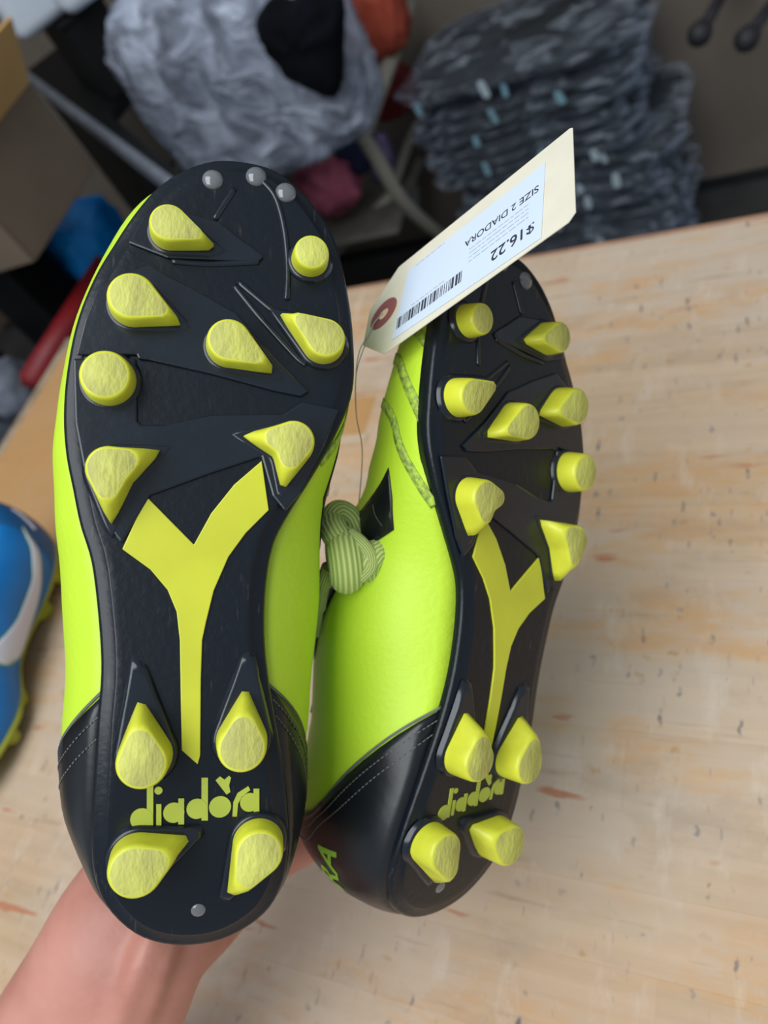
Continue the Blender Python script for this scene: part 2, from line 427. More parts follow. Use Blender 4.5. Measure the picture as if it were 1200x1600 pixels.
UPPER = [(6.5,128.5),(21,127),(30.5,121),(38,112.6),(43.7,102.6),(48.8,84.5),(51.2,66),(51.2,54.0),(49.23,39.02),(46.48,26.77),(42.8,12.02),(42.0,0.47),(41.0,-14.69),(39.2,-30.81),(37.6,-44.79),(36.8,-56.76),(35.58,-70.08),(35.22,-86.08),(32.85,-97.76),(28.61,-110.5),(21.47,-120.5),(7.8,-127.5),(-7.04,-128),(-19.68,-123),(-31.5,-112.5),(-38.3,-100),(-44,-85),(-45.2,-69.58),(-45.4,-54.96),(-44.8,-40.67),(-45.8,-24.43),(-47.8,-4.08),(-49.6,10.21),(-50.6,24.53),(-50.4,36.9),(-48.8,47.36),(-46.8,59),(-44,74),(-39.2,89),(-33.4,103),(-26.2,115.5),(-17.5,123.5),(-6,127.5)]
STUDS = [((-9.48,102.74),6.4,[(3.99,98.05)],9.0),((34.52,96.3),6.02,[],9.0),((-19.67,77.84),7.72,[(-6.12,72.11)],9.5),((8.92,65.62),7.15,[(22.98,57.67)],9.0),((38.23,67.69),6.77,[(25.48,76.19)],9.5),((-26.44,53.19),7.9,[],9.5),((-25.06,25.85),6.96,[(-11.91,31.62),(-25.14,10.57)],10.0),((28.31,34.87),6.77,[(14.02,37.06),(25.48,21.27)],10.0),((-14.91,-58.66),7.9,[(-16.42,-41.84)],12.0),((13.15,-55.7),7.72,[(14.27,-40.09)],12.0),((-17.08,-90.68),8.47,[(-2.05,-85.03)],12.0),((18.3,-88.26),7.72,[(9.58,-104.21)],12.0)]
YTH, YTOE, YHEEL = 28.0, 130.0, -123.65
def zs(y):                      # the sole's rocker, in mm
    if y > 98: return -1.3147e-3*78**2 - 0.10*(y-98)
    return -1.3147e-3*max(y-20, 0)**2 - 2.0e-3*0.85*max(-30-y, 0)**2
def lerp_tab(tab, x):
    if x <= tab[0][0]: return tab[0][1]
    for (a, va), (b, vb) in zip(tab, tab[1:]):
        if x <= b:
            t = (x-a)/(b-a); t = t*t*(3-2*t)
            return va + (vb-va)*t
    return tab[-1][1]
HT = [(-125, 74), (-100, 75), (-60, 76), (-25, 84), (0, 84), (20, 78), (36, 64), (50, 58), (75, 51), (100, 40), (115, 30), (130, 20)]
SPX = [(-125, -1.5), (-60, -1.5), (0, -2), (40, 4), (80, 8), (130, 10)]
CW = [(-125, 0), (-116, 9), (-95, 20), (-55, 21), (-20, 17), (5, 10), (28, 0)]
def dense(tab, k=4):
    m = len(tab); out = []
    for i in range(m):
        p0, p1, p2, p3 = tab[(i-1) % m], tab[i], tab[(i+1) % m], tab[(i+2) % m]
        for j in range(k):
            t = j/k
            out.append(tuple(0.5*(2*b+(c-a)*t+(2*a-5*b+4*c-d)*t*t+(3*b-a-3*c+d)*t**3) for a, b, c, d in zip(p0, p1, p2, p3)))
    return out
DOUT = dense(OUTLINE); DUP = dense(UPPER); ND = len(DOUT)
def at_u(tab, u):
    f = (u % 1.0)*ND; i = int(f) % ND; t = f - int(f)
    a = tab[i]; b = tab[(i+1) % ND]
    return (a[0]+(b[0]-a[0])*t, a[1]+(b[1]-a[1])*t)
def upper_pt(u, t):
    """point of the upper in mm: u runs round the sole from the toe (medial side first), t from sole edge to the top"""
    q = at_u(DOUT, u); m = at_u(DUP, u)
    cx, cy = (lerp_tab(SPX, q[1]), min(max(q[1], -95), 95))
    q0 = (q[0]+(cx-q[0])*0.03, q[1]+(cy-q[1])*0.03)
    yq = m[1]
    if yq > YTH:
        yt = YTH + (yq-YTH)*(104-YTH)/(YTOE-YTH); T = (lerp_tab(SPX, yt), yt)
    else:
        yt = YTH + (yq-YTH)*(YTH+114)/(YTH+128.0)
        s = 1 if m[0] > lerp_tab(SPX, yq) else -1
        T = (lerp_tab(SPX, yt)+s*lerp_tab(CW, yt), yt)
    h = lerp_tab(HT, yt)
    rear = min(max((40-yq)/60, 0), 1)
    P0 = (q0[0], q0[1], -4.0)
    P1 = (m[0]+(m[0]-q0[0])*0.85, m[1]+(m[1]-q0[1])*0.85, -4.0-0.33*h)
    k = 0.58+0.2*rear
    P2 = (T[0]+(m[0]-T[0])*(k+0.12), T[1]+(m[1]-T[1])*(k+0.12), -h*(0.98-0.02*rear))
    P3 = (T[0], T[1], -h)
    a = 1-t
    c = [a**3*p0+3*a*a*t*p1+3*a*t*t*p2+t**3*p3 for p0, p1, p2, p3 in zip(P0, P1, P2, P3)]
    zb = zs(q[1])*(1-t)+zs(yt)*t
    return (c[0], c[1], c[2]+zb)
#CORE>>
YLOGO = [(-22.12,2.46),(-15.27,18.21),(-1.32,3.71),(3.75,13.26),(10.63,22.16),(18.99,29.64),(21.18,14.32),(14.17,7.19),(8.99,-0.06),(4.63,-10.34),(2.4,-19.8),(1.3,-25.18),(0.98,-36.72),(0.85,-60.13),(0.1,-62.87),(-4.6,-58.24),(-5.02,-36.5),(-5.28,-24.99),(-6.27,-16.52),(-8.93,-9.94),(-13.98,-3.73)]
PADMID = [(-37.0,59.76),(-18.85,60.58),(-18.51,52.56),(-18.13,41.1),(-17.18,39.95),(-10.08,40.13),(3.58,43.49),(25.53,44.53),(31.57,48.62),(43.4,46.54),(38.2,34.12),(31.08,19.78),(26.12,13.75),(22.16,18.7),(18.79,30.83),(3.69,25.43),(-9.15,20.39),(-14.16,18.41),(-22.32,3.99),(-27.77,11.53),(-33.0,24.9),(-36.0,40.18)]
PADUP = [(-30.35,83.69),(-16.38,91.09),(-2.65,84.44),(11.22,76.67),(23.19,62.45),(33.62,52.01),(31.18,50.26),(23.16,51.64),(3.49,56.44),(-15.28,60.13),(-18.1,60.21),(-18.69,61.6),(-36.2,60.76),(-34.0,71.96)]
PADTOE = [(-17.9,107.88),(-13.11,111.27),(6.05,107.51),(19.72,96.64),(18.08,94.7),(-10.25,93.96),(-22.38,98.34)]
RIDGES = [[(16.97,125.44),(23.24,118.63),(26.45,106.9),(27.52,93.12),(26.98,82.38)],[(10.28,119.82),(4.01,108.5)],[(10.19,86.37),(19.22,74.98),(29.25,63.77),(32.88,60.76)],[(-9.06,93.16),(3.16,93.17),(18.08,94.93)],[(11.59,87.56),(21.26,79.42),(26.31,75.37)]]
RIVETS = [(3.47,122.3),(17.37,124.71),(27.03,119.97)]
LETTERS = [[('b',(-16.33,-78.83),3.32),('p',[(-14.74,-68.45),(-12.88,-68.57),(-13.01,-81.77),(-14.88,-81.62)])],
 [('p',[(-12.06,-74.43),(-10.58,-74.56),(-10.64,-81.52),(-12.13,-81.39)]),('b',(-11.39,-70.26),1.17)],
 [('b',(-6.96,-77.5),3.12),('p',[(-5.61,-73.11),(-3.91,-73.23),(-3.95,-81.45),(-5.66,-81.32)])],
 [('b',(-0.13,-76.78),3.12),('p',[(1.22,-67.09),(3.12,-67.22),(3.12,-80.76),(1.2,-80.61)])],
 [('b',(6.77,-76.67),3.32)],
 [('p',[(5.41,-68.18),(6.75,-67.05),(8.1,-68.15),(9.44,-67.02),(10.02,-67.67),(9.45,-70.07),(9.85,-72.15),(8.69,-72.89)])],
 [('p',[(10.47,-80.04),(10.74,-75.49),(12.0,-72.69),(15.27,-70.67),(15.87,-71.94),(13.35,-73.83),(12.2,-76.01),(11.83,-80.16)])],
 [('b',(15.7,-75.87),2.93),('p',[(16.84,-71.6),(18.6,-71.72),(18.67,-79.43),(16.9,-79.3)])]]

class Boot:
    """builds one boot; side +1 as traced, -1 mirrored. All local numbers in mm, z out of the sole"""
    def __init__(self, root, side, flat=False):
        self.root = root; self.s = side; self.flat = flat
    def mm(self, x, y, z): return Vector((x*self.s/1000, y/1000, z/1000))
    def bend(self, x, y, z): return self.mm(x, y, z+zs(y))
    def up(self, u, t, off=0.0):
        p = Vector(upper_pt(u, t))
        if off:
            e = 0.004
            a = Vector(upper_pt(u+e, t))-Vector(upper_pt(u-e, t)); b = Vector(upper_pt(u, min(t+.01, 1)))-Vector(upper_pt(u, max(t-.01, 0)))
            n = a.cross(b)
            if n.length > 1e-9: n.normalize()
            c = Vector((0, p.y, -28))
            if n.dot(p-c) < 0: n = -n
            p = p + n*off
        return self.mm(*p)
    def upper(self, mat, N=150, K=20):
        vs, fs = [], []
        for i in range(N):
            for k in range(K+1): vs.append(self.up(i/N, k/K))
        for i in range(N):
            for k in range(K):
                a, b = i*(K+1)+k, ((i+1) % N)*(K+1)+k
                fs.append((a, b, b+1, a+1))
        bm = bmesh.new(); bv = [bm.verts.new(v) for v in vs]
        for f in fs: bm.faces.new([bv[i] for i in f])
        bmesh.ops.remove_doubles(bm, verts=bm.verts[:], dist=0.00004)
        o = finish('upper', bm, mat, self.root)
        so = o.modifiers.new('thick', 'SOLIDIFY'); so.thickness = 0.0018; so.offset = -1
        return o
    def outsole(self, mat, N=190):
        prof = [(0.0, -7.0), (0.0, -2.4), (0.5, -1.3), (1.3, -0.9), (3.9, -0.9), (4.5, -0.1), (5.0, 0.0)]
        bm = bmesh.new(); rings = []
        for d, z in [(4.0, -7.5)] + prof:
            r = []
            for i in range(N):
                u = i/N; q = Vector(at_u(DOUT, u)); e = 0.006
                tg = Vector(at_u(DOUT, u+e))-Vector(at_u(DOUT, u-e)); n = Vector((tg.y, -tg.x)).normalized()
                c = Vector((0, min(max(q.y, -90), 85)))
                if n.dot(c-q) < 0: n = -n
                p = q+n*d
                r.append(bm.verts.new(self.bend(p.x, p.y, z)))
            rings.append(r)
        base = [Vector((v.co.x*1000*self.s, v.co.y*1000)) for v in rings[-1]]
        for s in (.92, .84, .76, .68, .6, .52, .44, .36, .28, .2, .1):
            r = []
            for p in base:
                c = Vector((lerp_tab(SPX, p.y)*.6, min(max(p.y, -88), 82)))
                w = c+(p-c)*s
                r.append(bm.verts.new(self.bend(w.x, w.y, 0)))
            rings.append(r)
        r = []
        for p in base:
            c = Vector((lerp_tab(SPX, p.y)*.6, min(max(p.y, -88), 82)))
            r.append(bm.verts.new(self.bend(c.x, c.y, 0)))
        rings.append(r)
        for a, b in zip(rings, rings[1:]):
            for i in range(N): bm.faces.new((a[i], a[(i+1) % N], b[(i+1) % N], b[i]))
        bmesh.ops.remove_doubles(bm, verts=bm.verts[:], dist=0.00003)
        return finish('outsole', bm, mat, self.root)
    def plate(self, name, poly, z0, z1, mat, bev=0.25, smooth=False, xf=None, parent=None, split=5.0):
        """raised flat shape on the sole"""
        bm = bmesh.new()
        pts = [Vector(p) for p in poly]
        if xf: pts = [xf(p) for p in pts]
        f = bm.faces.new([bm.verts.new((p.x, p.y, z0)) for p in pts])
        bmesh.ops.triangulate(bm, faces=[f])
        for _ in range(4):
            le = [e for e in bm.edges if e.calc_length() > split]
            if not le: break
            bmesh.ops.subdivide_edges(bm, edges=le, cuts=1)
            bmesh.ops.triangulate(bm, faces=bm.faces[:])
        ext = bmesh.ops.extrude_face_region(bm, geom=bm.faces[:])
        for v in [g for g in ext['geom'] if isinstance(g, bmesh.types.BMVert)]: v.co.z = z1
        for v in bm.verts: v.co = self.bend(*v.co)
        o = finish(name, bm, mat, parent or self.root, smooth=smooth)
        if bev: bevel(o, bev/1000, 2, 50)
        return o
    @staticmethod
    def drop(c, r, tails, rt, n=40):
        """radial outline of a round stud with pointed tails"""
        out = []
        def inside(p):
            for t in tails or [c]:
                d = Vector(t)-Vector(c); L = d.length
                for k in range(13):
                    s = k/12
                    if (p-(Vector(c)+d*s)).length <= r+(rt-r)*s: return True
            return False
        for i in range(n):
            a = 2*PI*i/n; dr = Vector((math.cos(a), math.sin(a))); lo, hi = 0, 40
            for _ in range(18):
                mid = (lo+hi)/2
                if inside(Vector(c)+dr*mid): lo = mid
                else: hi = mid
            out.append(Vector(c)+dr*lo)
        return out
    def stud(self, c, r, tails, h, M1, M2, Mb, n=44):
        C = Vector(c)
        pull = lambda f: [C+(Vector(t)-C)*f for t in tails]
        rearstud = c[1] < -40
        zc = zs(c[1])
        # black pad round the foot of the stud
        padt = [C+(Vector(t)-C)*(1.75 if (rearstud and c[1] > -70) else 1.22) for t in tails]
        bm = bmesh.new()
        hb = 2.0 if rearstud else 1.5
        levels = [(r+1.9, 1.7, -0.2), (r+1.2, 1.2, hb*0.6), (r+0.75, .9, hb*.9), (r+.2, .6, hb), (r-0.5, .4, hb)]
        self._stack(bm, c, levels, padt, n)
        finish('stud_base', bm, Mb, self.root)
        # stud
        bm = bmesh.new()
        keep = .62 if not rearstud else .38
        if len(tails) == 2: keep = .40
        lv = [(r, .7, hb-.6, 1.0), (r, .7, hb+.2, 1.0), (r*.98, .7, hb+(h-hb)*.35, .80 if rearstud else .97), (r*.93, .8, h-1.4, keep+.12), (r*.88, .9, h-.35, keep+.02), (r*.80, .8, h, keep-.03)]
        rings = []
        for rr, rt, z, f in lv:
            pts = self.drop(c, rr, pull(f), max(rt, rr*(1-f)*.9) if f < 1 else rt, n)
            rings.append([bm.verts.new(self.mm(p.x, p.y, z+zc)) for p in pts])
        for a, b in zip(rings, rings[1:]):
            for i in range(n): bm.faces.new((a[i], a[(i+1) % n], b[(i+1) % n], b[i]))
        f = bm.faces.new(rings[-1]); f.material_index = 1
        o = finish('stud', bm, None, self.root, mats=[M1, M2])
        return o
    def _stack(self, bm, c, levels, tails, n):
        rings = []
        for rr, rt, z in levels:
            pts = self.drop(c, rr, tails, rt, n)
            rings.append([bm.verts.new(self.bend(p.x, p.y, z)) for p in pts])
        for a, b in zip(rings, rings[1:]):
            for i in range(n): bm.faces.new((a[i], a[(i+1) % n], b[(i+1) % n], b[i]))
        bm.faces.new(rings[-1])
    def ridge(self, line, w=1.1, z=-0.25, mat=None):
        pts = [self.bend(p.x, p.y, z) for p in catmull([Vector((*q, 0)) for q in line], 6)]
        return tube('sole_ridge', pts, w/1000, mat, self.root, seg=8)
    def patch(self, name, poly, off, mat, split=0.03, thick=0.0004, parent=None):
        """a panel lying on the upper; poly in (u, t)"""
        bm = bmesh.new()
        f = bm.faces.new([bm.verts.new((p[0]*3, p[1], 0)) for p in poly])
        bmesh.ops.triangulate(bm, faces=[f])
        for _ in range(5):
            le = [e for e in bm.edges if e.calc_length() > split]
            if not le: break
            bmesh.ops.subdivide_edges(bm, edges=le, cuts=1)
            bmesh.ops.triangulate(bm, faces=bm.faces[:])
        for v in bm.verts: v.co = self.up(v.co.x/3, v.co.y, off)
        o = finish(name, bm, mat, parent or self.root)
        so = o.modifiers.new('thick', 'SOLIDIFY'); so.thickness = thick; so.offset = 0
        return o
    def band(self, name, line, w, off, mat, n=8, parent=None):
        """strip along a (u, t) line"""
        pts = [Vector((p[0], p[1], 0)) for p in catmull([(a, b, 0) for a, b in line], n)]
        P = [self.up(p.x, p.y, off) for p in pts]; bm = bmesh.new(); prev = None
        for i, p in enumerate(P):
            tg = (P[min(i+1, len(P)-1)]-P[max(i-1, 0)]).normalized()
            nn = (self.up(pts[i].x, pts[i].y, off+1)-p).normalized(); sd = tg.cross(nn)
            a, b = bm.verts.new(p+sd*w/2000), bm.verts.new(p-sd*w/2000)
            if prev: bm.faces.new((prev[0], prev[1], b, a))
            prev = (a, b)
        o = finish(name, bm, mat, parent or self.root)
        so = o.modifiers.new('thick', 'SOLIDIFY'); so.thickness = 0.0003; so.offset = 0
        return o
    def stitches(self, line, ln, gap, off, mat, r=0.28, parent=None):
        pts = catmull([(a, b, 0) for a, b in line], 12)
        P = [self.up(p.x, p.y, off) for p in pts]
        bm = bmesh.new(); acc = 0; start = P[0]; on = True
        for a, b in zip(P, P[1:]):
            seg = (b-a).length*1000; d = 0
            while d < seg:
                q = a+(b-a)*min((d+ln)/max(seg, 1e-6), 1); p = a+(b-a)*(d/seg)
                if (q-p).length > 2e-4: tube_bm(bm, [p, (p+q)/2, q], [r/2000, r/1000, r/2000], seg=5)
                d += ln+gap
        return finish('stitching', bm, mat, parent or self.root)

def make_boot(name, side, label, twist=0.0):
    root = empty(name, (0, 0, 0), label, 'football boot')
    B = Boot(root, side)
    B.upper(M['upper'])
    B.outsole(M['sole'])
    B.plate('sole_panel', PADMID, -0.3, 1.15, M['sole_gloss'], 0.8)
    B.plate('sole_panel', PADUP, -0.3, 1.15, M['sole_gloss'], 0.8)
    B.plate('sole_panel', PADTOE, -0.3, 1.0, M['sole_gloss'], 0.8)
    for l in RIDGES: B.ridge(l, mat=M['sole_gloss'])
    for c, r, t, h in STUDS: B.stud(c, r, t, h, M['stud'], M['stud_worn'], M['sole_gloss'])
    # smooth logo outline and plate
    yl = []
    B.plate('logo_panel', YLOGO, -0.3, 0.7, M['logo'], 0.25)
    # lettering: same reading direction on both boots
    tc = Vector((1.0, -75.5))
    def xf(p):
        p = Vector((p[0], p[1]))
        if side > 0: return p
        d = p-tc; ca, sa = math.cos(twist), math.sin(twist)
        d = Vector((d.x*ca-d.y*sa, d.x*sa+d.y*ca))
        w = Vector((2.5, tc.y+2.2))+d*0.87
        return Vector((-w.x, w.y))          # plate() mirrors x again
    for lt in LETTERS:
        bm = bmesh.new()
        for e in lt:
            if e[0] == 'b': pts = [Vector(e[1])+Vector((math.cos(a), math.sin(a)*1.03))*e[2] for a in [2*PI*i/22 for i in range(22)]]
            else: pts = [Vector(p) for p in e[1]]
            pts = [xf(p) for p in pts]
            lo = [bm.verts.new(B.bend(p.x, p.y, -0.2)) for p in pts]; hi = [bm.verts.new(B.bend(p.x, p.y, 0.4)) for p in pts]
            bm.faces.new(hi); bm.faces.new(lo[::-1])
            for i in range(len(pts)): bm.faces.new((lo[i], lo[(i+1) % len(pts)], hi[(i+1) % len(pts)], hi[i]))
        finish('letter', bm, M['letter'], root, smooth=False)
    def dome(nm, x, y, r, h, mat):
        bm = bmesh.new(); rings = []
        for k in range(6):
            a = k/5*PI/2
            rings.append([bm.verts.new(B.bend(x+math.cos(w)*r*math.cos(a*.97), y+math.sin(w)*r*math.cos(a*.97), -0.3+h*math.sin(a))) for w in [2*PI*i/20 for i in range(20)]])
        for a, b in zip(rings, rings[1:]):
            for i in range(20): bm.faces.new((a[i], a[(i+1) % 20], b[(i+1) % 20], b[i]))
        bm.faces.new(rings[-1])
        return finish(nm, bm, mat, root)
    for x, y in RIVETS: dome('toe_rivet', x, y, 3.5, 2.0, M['rivet'])
    dome('heel_mark', 0.12, -110.68, 2.4, 0.9, M['rivet'])
    # black heel counter, its stitching and print
    HC_M = [(0.334, 0.0), (0.355, 0.167), (0.378, 0.317), (0.400, 0.43), (0.420, 0.54), (0.437, 0.75), (0.447, 0.97)]
    HC_L = [(0.662, 0.0), (0.645, 0.18), (0.63, 0.38), (0.61, 0.62), (0.59, 0.82), (0.575, 0.97)]
    bm = bmesh.new(); rows = []
    nu, nt_ = 44, 16
    md = catmull([(a, b, 0) for a, b in HC_M], 8); ld = catmull([(a, b, 0) for a, b in HC_L], 8)
    def at_t(line, t):
        for a, b in zip(line, line[1:]):
            if b.y >= t: return a.x+(b.x-a.x)*(t-a.y)/max(b.y-a.y, 1e-6)
        return line[-1].x
    for j in range(nt_+1):
        t = 0.97*j/nt_; a, b = at_t(md, t), at_t(ld, t)
        rows.append([bm.verts.new(B.up(a+(b-a)*i/nu, t, 0.35+0.4*min(1, t/.12))) for i in range(nu+1)])
    for r0, r1 in zip(rows, rows[1:]):
        for i in range(nu): bm.faces.new((r0[i], r0[i+1], r1[i+1], r1[i]))
    hc = finish('heel_counter', bm, M['upper_black'], root)
    so = hc.modifiers.new('thick', 'SOLIDIFY'); so.thickness = 0.0011; so.offset = 0
    for line, dr in ((HC_M, 1), (HC_L, -1)):
        for k in (0.009, 0.019):
            B.stitches([(a+dr*k, b) for a, b in line], 1.5, 0.9, 1.35, M['stitch_grey'], 0.26, parent=hc)
        B.band('piping', [(a-dr*0.0025, b) for a, b in line], 0.9, 0.55, M['stitch_grey'], parent=hc)
    # print round the heel
    cu = bpy.data.curves.new('txt', 'FONT'); cu.body = 'DIADORA'; cu.align_x = 'CENTER'; cu.align_y = 'CENTER'; cu.size = 1.0; cu.shear = 0.25; cu.offset = 0.02
    to = bpy.data.objects.new('txt', cu); COL.objects.link(to)
    bpy.context.view_layer.update()
    me = bpy.data.meshes.new_from_object(to); bpy.data.objects.remove(to)
    bm = bmesh.new(); bm.from_mesh(me)
    for _ in range(2):
        le = [e for e in bm.edges if e.calc_length() > 0.25]
        bmesh.ops.subdivide_edges(bm, edges=le, cuts=1); bmesh.ops.triangulate(bm, faces=bm.faces[:])
    for v in bm.verts:
        # reading upright, away from the sole is up; on the mirrored boot the direction swaps
        u = 0.497 + side*v.co.x*0.030; t = 0.35+v.co.y*0.19
        v.co = B.up(u, t, 1.4)
    hp = finish('heel_print', bm, M['heel_print'], hc)
    # tongue filling the throat
    bm = bmesh.new(); rows = []
    for j in range(25):
        y = 34-j/24*96; w = lerp_tab(CW, y)+4; hh = lerp_tab(HT, y)-2.2+(4 if y < -40 else 0)
        r = []
        for i in range(11):
            s = -1+2*i/10
            p = (lerp_tab(SPX, y)+s*w, y, -hh-2.5*(1-s*s)*(1 if y < 20 else .2)+1.2+zs(y))
            r.append(bm.verts.new(B.mm(*p)))
        rows.append(r)
    for r0, r1 in zip(rows, rows[1:]):
        for i in range(10): bm.faces.new((r0[i], r0[i+1], r1[i+1], r1[i]))
    tg = finish('tongue', bm, M['tongue'], root)
    so = tg.modifiers.new('thick', 'SOLIDIFY'); so.thickness = 0.002
    # laces across the throat
    for j, y in enumerate((14, 2, -10, -22, -34)):
        w = lerp_tab(CW, y)+5; bm = bmesh.new()
        pts = []
        for i in range(13):
            s = -1+2*i/12; yy = y+s*3*(1 if j % 2 else -1)
            pts.append(B.mm(lerp_tab(SPX, y)+s*w, yy, -lerp_tab(HT, y)-2.6-2.2*(1-s*s)+zs(y)))
        tube_bm(bm, pts, 0.0022, seg=8, flat=0.45, uvname='UVMap', up=(0, 1, 0))
        finish('lace', bm, M['lace'], root)
    return root, B

POSE_L = (Matrix(((0.98106,-0.00399,0.19367),(0.00399,-0.99916,-0.04081),(0.19367,0.04081,-0.98022))), Vector((-0.05655,0.01365,0.234)))
POSE_R = (Matrix(((0.7597,0.15167,0.63234),(0.14072,-0.98772,0.06784),(0.63487,0.03744,-0.77171))), Vector((0.04514,0.03302,0.28514)))
def place(root, pose):
    R, t = pose
    root.matrix_world = Matrix.Translation(CAM + CR @ t) @ (CR @ R).to_4x4()
boot_l, BL = make_boot('football_boot', 1, 'yellow and black studded boot on the left, its whole sole facing the camera')
place(boot_l, POSE_L)
boot_r, BR = make_boot('football_boot', -1, 'yellow and black studded boot on the right, turned to show its yellow side', math.radians(9))
place(boot_r, POSE_R)
#<<DETAIL
# ---- printed and stitched details on the two held boots
for B in (BL, BR):
    B.patch('side_stripe', [(.182,.25),(.202,.217),(.22,.2),(.225,.25),(.23,.30),(.252,.383),(.268,.47),(.29,.57),(.313,.645),(.292,.64),(.272,.615),(.248,.585),(.22,.467),(.202,.367)], 0.35, M['upper_black'])
    B.stitches([(.207,.33),(.213,.30),(.219,.25)], 1.2, 0.8, 0.8, M['stitch_grey'], 0.2)
    for ln, w in (([(.098,.34),(.105,.217),(.112,.083),(.116,.0)], 3.4), ([(.108,.62),(.115,.417),(.122,.283),(.138,.10),(.152,.0)], 3.8), ([(.135,.50),(.148,.283),(.168,.183),(.185,.083),(.202,.017)], 3.6)):
        B.band('stitched_band', ln, w, 0.3, M['stitch_band'])

# ---- knot of laces tying the pair together
def thing(name, label, cat, loc, group=None): return empty(name, loc, label, cat, group)
K0 = cv(556, 862, 0.287)
knot = thing('lace_knot', 'fat olive-green knot of laces tying the two yellow boots together', 'knot', K0)
CX, CY, CZ = CR @ Vector((1, 0, 0)), CR @ Vector((0, -1, 0)), CR @ Vector((0, 0, -1))
def kp(x, y, z): return CX*x/1000 + CY*y/1000 + CZ*z/1000
def lace_part(name, pts, r, flat=1.0, closed=False, n=8, up=None):
    P = catmull(pts, n, closed)
    bm = bmesh.new(); tube_bm(bm, P, r, seg=18, flat=flat, closed=closed, uvname='UVMap', up=up)
    for f in bm.faces:
        pass
    return finish(name, bm, M['lace'], knot)
# three fat loops of doubled lace, each a ring seen edge-on so its ribs run over the front
def ring_lace(name, c, R_, r, ax, flat=1.0):
    a = Vector(ax).normalized(); e1 = a.orthogonal().normalized(); e2 = a.cross(e1)
    lace_part(name, [kp(*(Vector(c)+e1*R_*math.cos(w)+e2*R_*math.sin(w))) for w in [2*PI*i/12 for i in range(12)]], r/1000, flat, True)
ring_lace('lace_wrap', (-4.2, -3.0, 0), 6.4, 6.6, (1, .12, -.15))
ring_lace('lace_wrap', (-5.5, 5.0, -2.5), 5.6, 5.4, (.75, .55, .1))
ring_lace('lace_wrap', (7.2, -3.4, 0.5), 4.1, 5.0, (.80, -.45, .45))
ring_lace('lace_wrap', (11.2, -4.6, -1.2), 3.0, 4.2, (.55, .55, .35))
lace_part('lace_wrap', [kp(-2, 6.5, 4.5), kp(2, 3.5, 7), kp(5, -.5, 7.2), kp(5.2, -5, 6.8), kp(1.5, -9, 6)], 0.0030, .7)
lace_part('lace_tail', [kp(-9, 6, -3), kp(-9.5, 12, -4), kp(-6.5, 15, -6), kp(-2, 12, -7), kp(1, 5, -6)], 0.0046)
lace_part('lace_tail', [kp(-10, -6, -4), kp(-13.0, -14, -9), kp(-15.0, -24, -13), kp(-17, -34, -17)], [0.0032]*8+[0.0026]*8+[0.002]*9)

# ---- manila price tag on its string
tag_root = thing('price_tag', 'cream manila price tag with a barcode label, tied beside the right boot toe', 'price tag', (0, 0, 0))
M['manila'] = pbr('tag_manila', (0.74, 0.69, 0.55), 0.7, var=0.03, scale=80)
M['label'] = pbr('tag_label_white', (0.66, 0.75, 0.90), 0.45, var=0.01)
M['ink'] = pbr('tag_ink', (0.035, 0.037, 0.05), 0.6, var=0.2)
M['ink_grey'] = pbr('tag_ink_faint', (0.36, 0.40, 0.50), 0.6, var=0.15, scale=900)
M['ring'] = pbr('tag_ring_maroon', (0.32, 0.10, 0.10), 0.7, var=0.06)
M['string'] = pbr('tag_string', (0.45, 0.45, 0.43), 0.6, var=0.1)
def tagpts(pts, z): return [Vector((x/1000, y/1000, z/1000)) for x, y in pts]
Lt, Wt, Ct = 95.0, 24.0, 14.3
def flat_shape(name, outer, z, th, mat, parent, hole=None):
    bm = bmesh.new()
    def loop(pts): vs = [bm.verts.new(p) for p in tagpts(pts, z)]; return [bm.edges.new((vs[i], vs[(i+1) % len(vs)])) for i in range(len(vs))]
    es = loop(outer)
    if hole: es += loop(hole)
    bmesh.ops.triangle_fill(bm, use_beauty=True, use_dissolve=False, edges=es)
    ext = bmesh.ops.extrude_face_region(bm, geom=bm.faces[:])
    for v in [g for g in ext['geom'] if isinstance(g, bmesh.types.BMVert)]: v.co.z += th/1000
    return finish(name, bm, mat, parent, smooth=False)
circ = lambda cx, cy, r, n=28: [(cx+r*math.cos(2*PI*i/n), cy+r*math.sin(2*PI*i/n)) for i in range(n)]
hole = circ(9.7, 0.6, 2.6)
flat_shape('card', [(0,Wt-Ct),(Ct,Wt),(Lt-1,Wt),(Lt,Wt-1),(Lt,-Wt+2.5),(Lt-2.5,-Wt),(Ct,-Wt),(0,-Wt+Ct)], 0, 0.3, M['manila'], tag_root, hole)
flat_shape('hole_ring', circ(9.7, 0.6, 7.2), 0.3, 0.12, M['ring'], tag_root, hole)
lab = flat_shape('label', [(17.5,-19.5),(83,-22.5),(84.5,15.5),(21,16)], 0.43, 0.08, M['label'], tag_root)
def tagtext(name, body, x, y, size, mat, align='LEFT', bold=0.0, xs=1.0):
    cu = bpy.data.curves.new('txt', 'FONT'); cu.body = body; cu.align_x = align; cu.align_y = 'CENTER'; cu.size = size; cu.offset = bold
    to = bpy.data.objects.new('txt', cu); COL.objects.link(to); bpy.context.view_layer.update()
    me = bpy.data.meshes.new_from_object(to); bpy.data.objects.remove(to)
    bm = bmesh.new(); bm.from_mesh(me)
    for v in bm.verts: v.co = Vector(((x - v.co.x*xs)/1000, (y - v.co.y)/1000, 0.53/1000))   # upside down: read from the far end
    return finish(name, bm, mat, lab, smooth=False)
tagtext('price', '$16.22', 80.5, -13.6, 7.4, M['ink'], bold=0.12, xs=0.86)
tagtext('size_line', 'SIZE 2 DIADORA', 82.0, 4.2, 5.0, M['ink'], bold=0.06, xs=0.85)
bm = bmesh.new(); rb = random.Random(8); x = 19.2
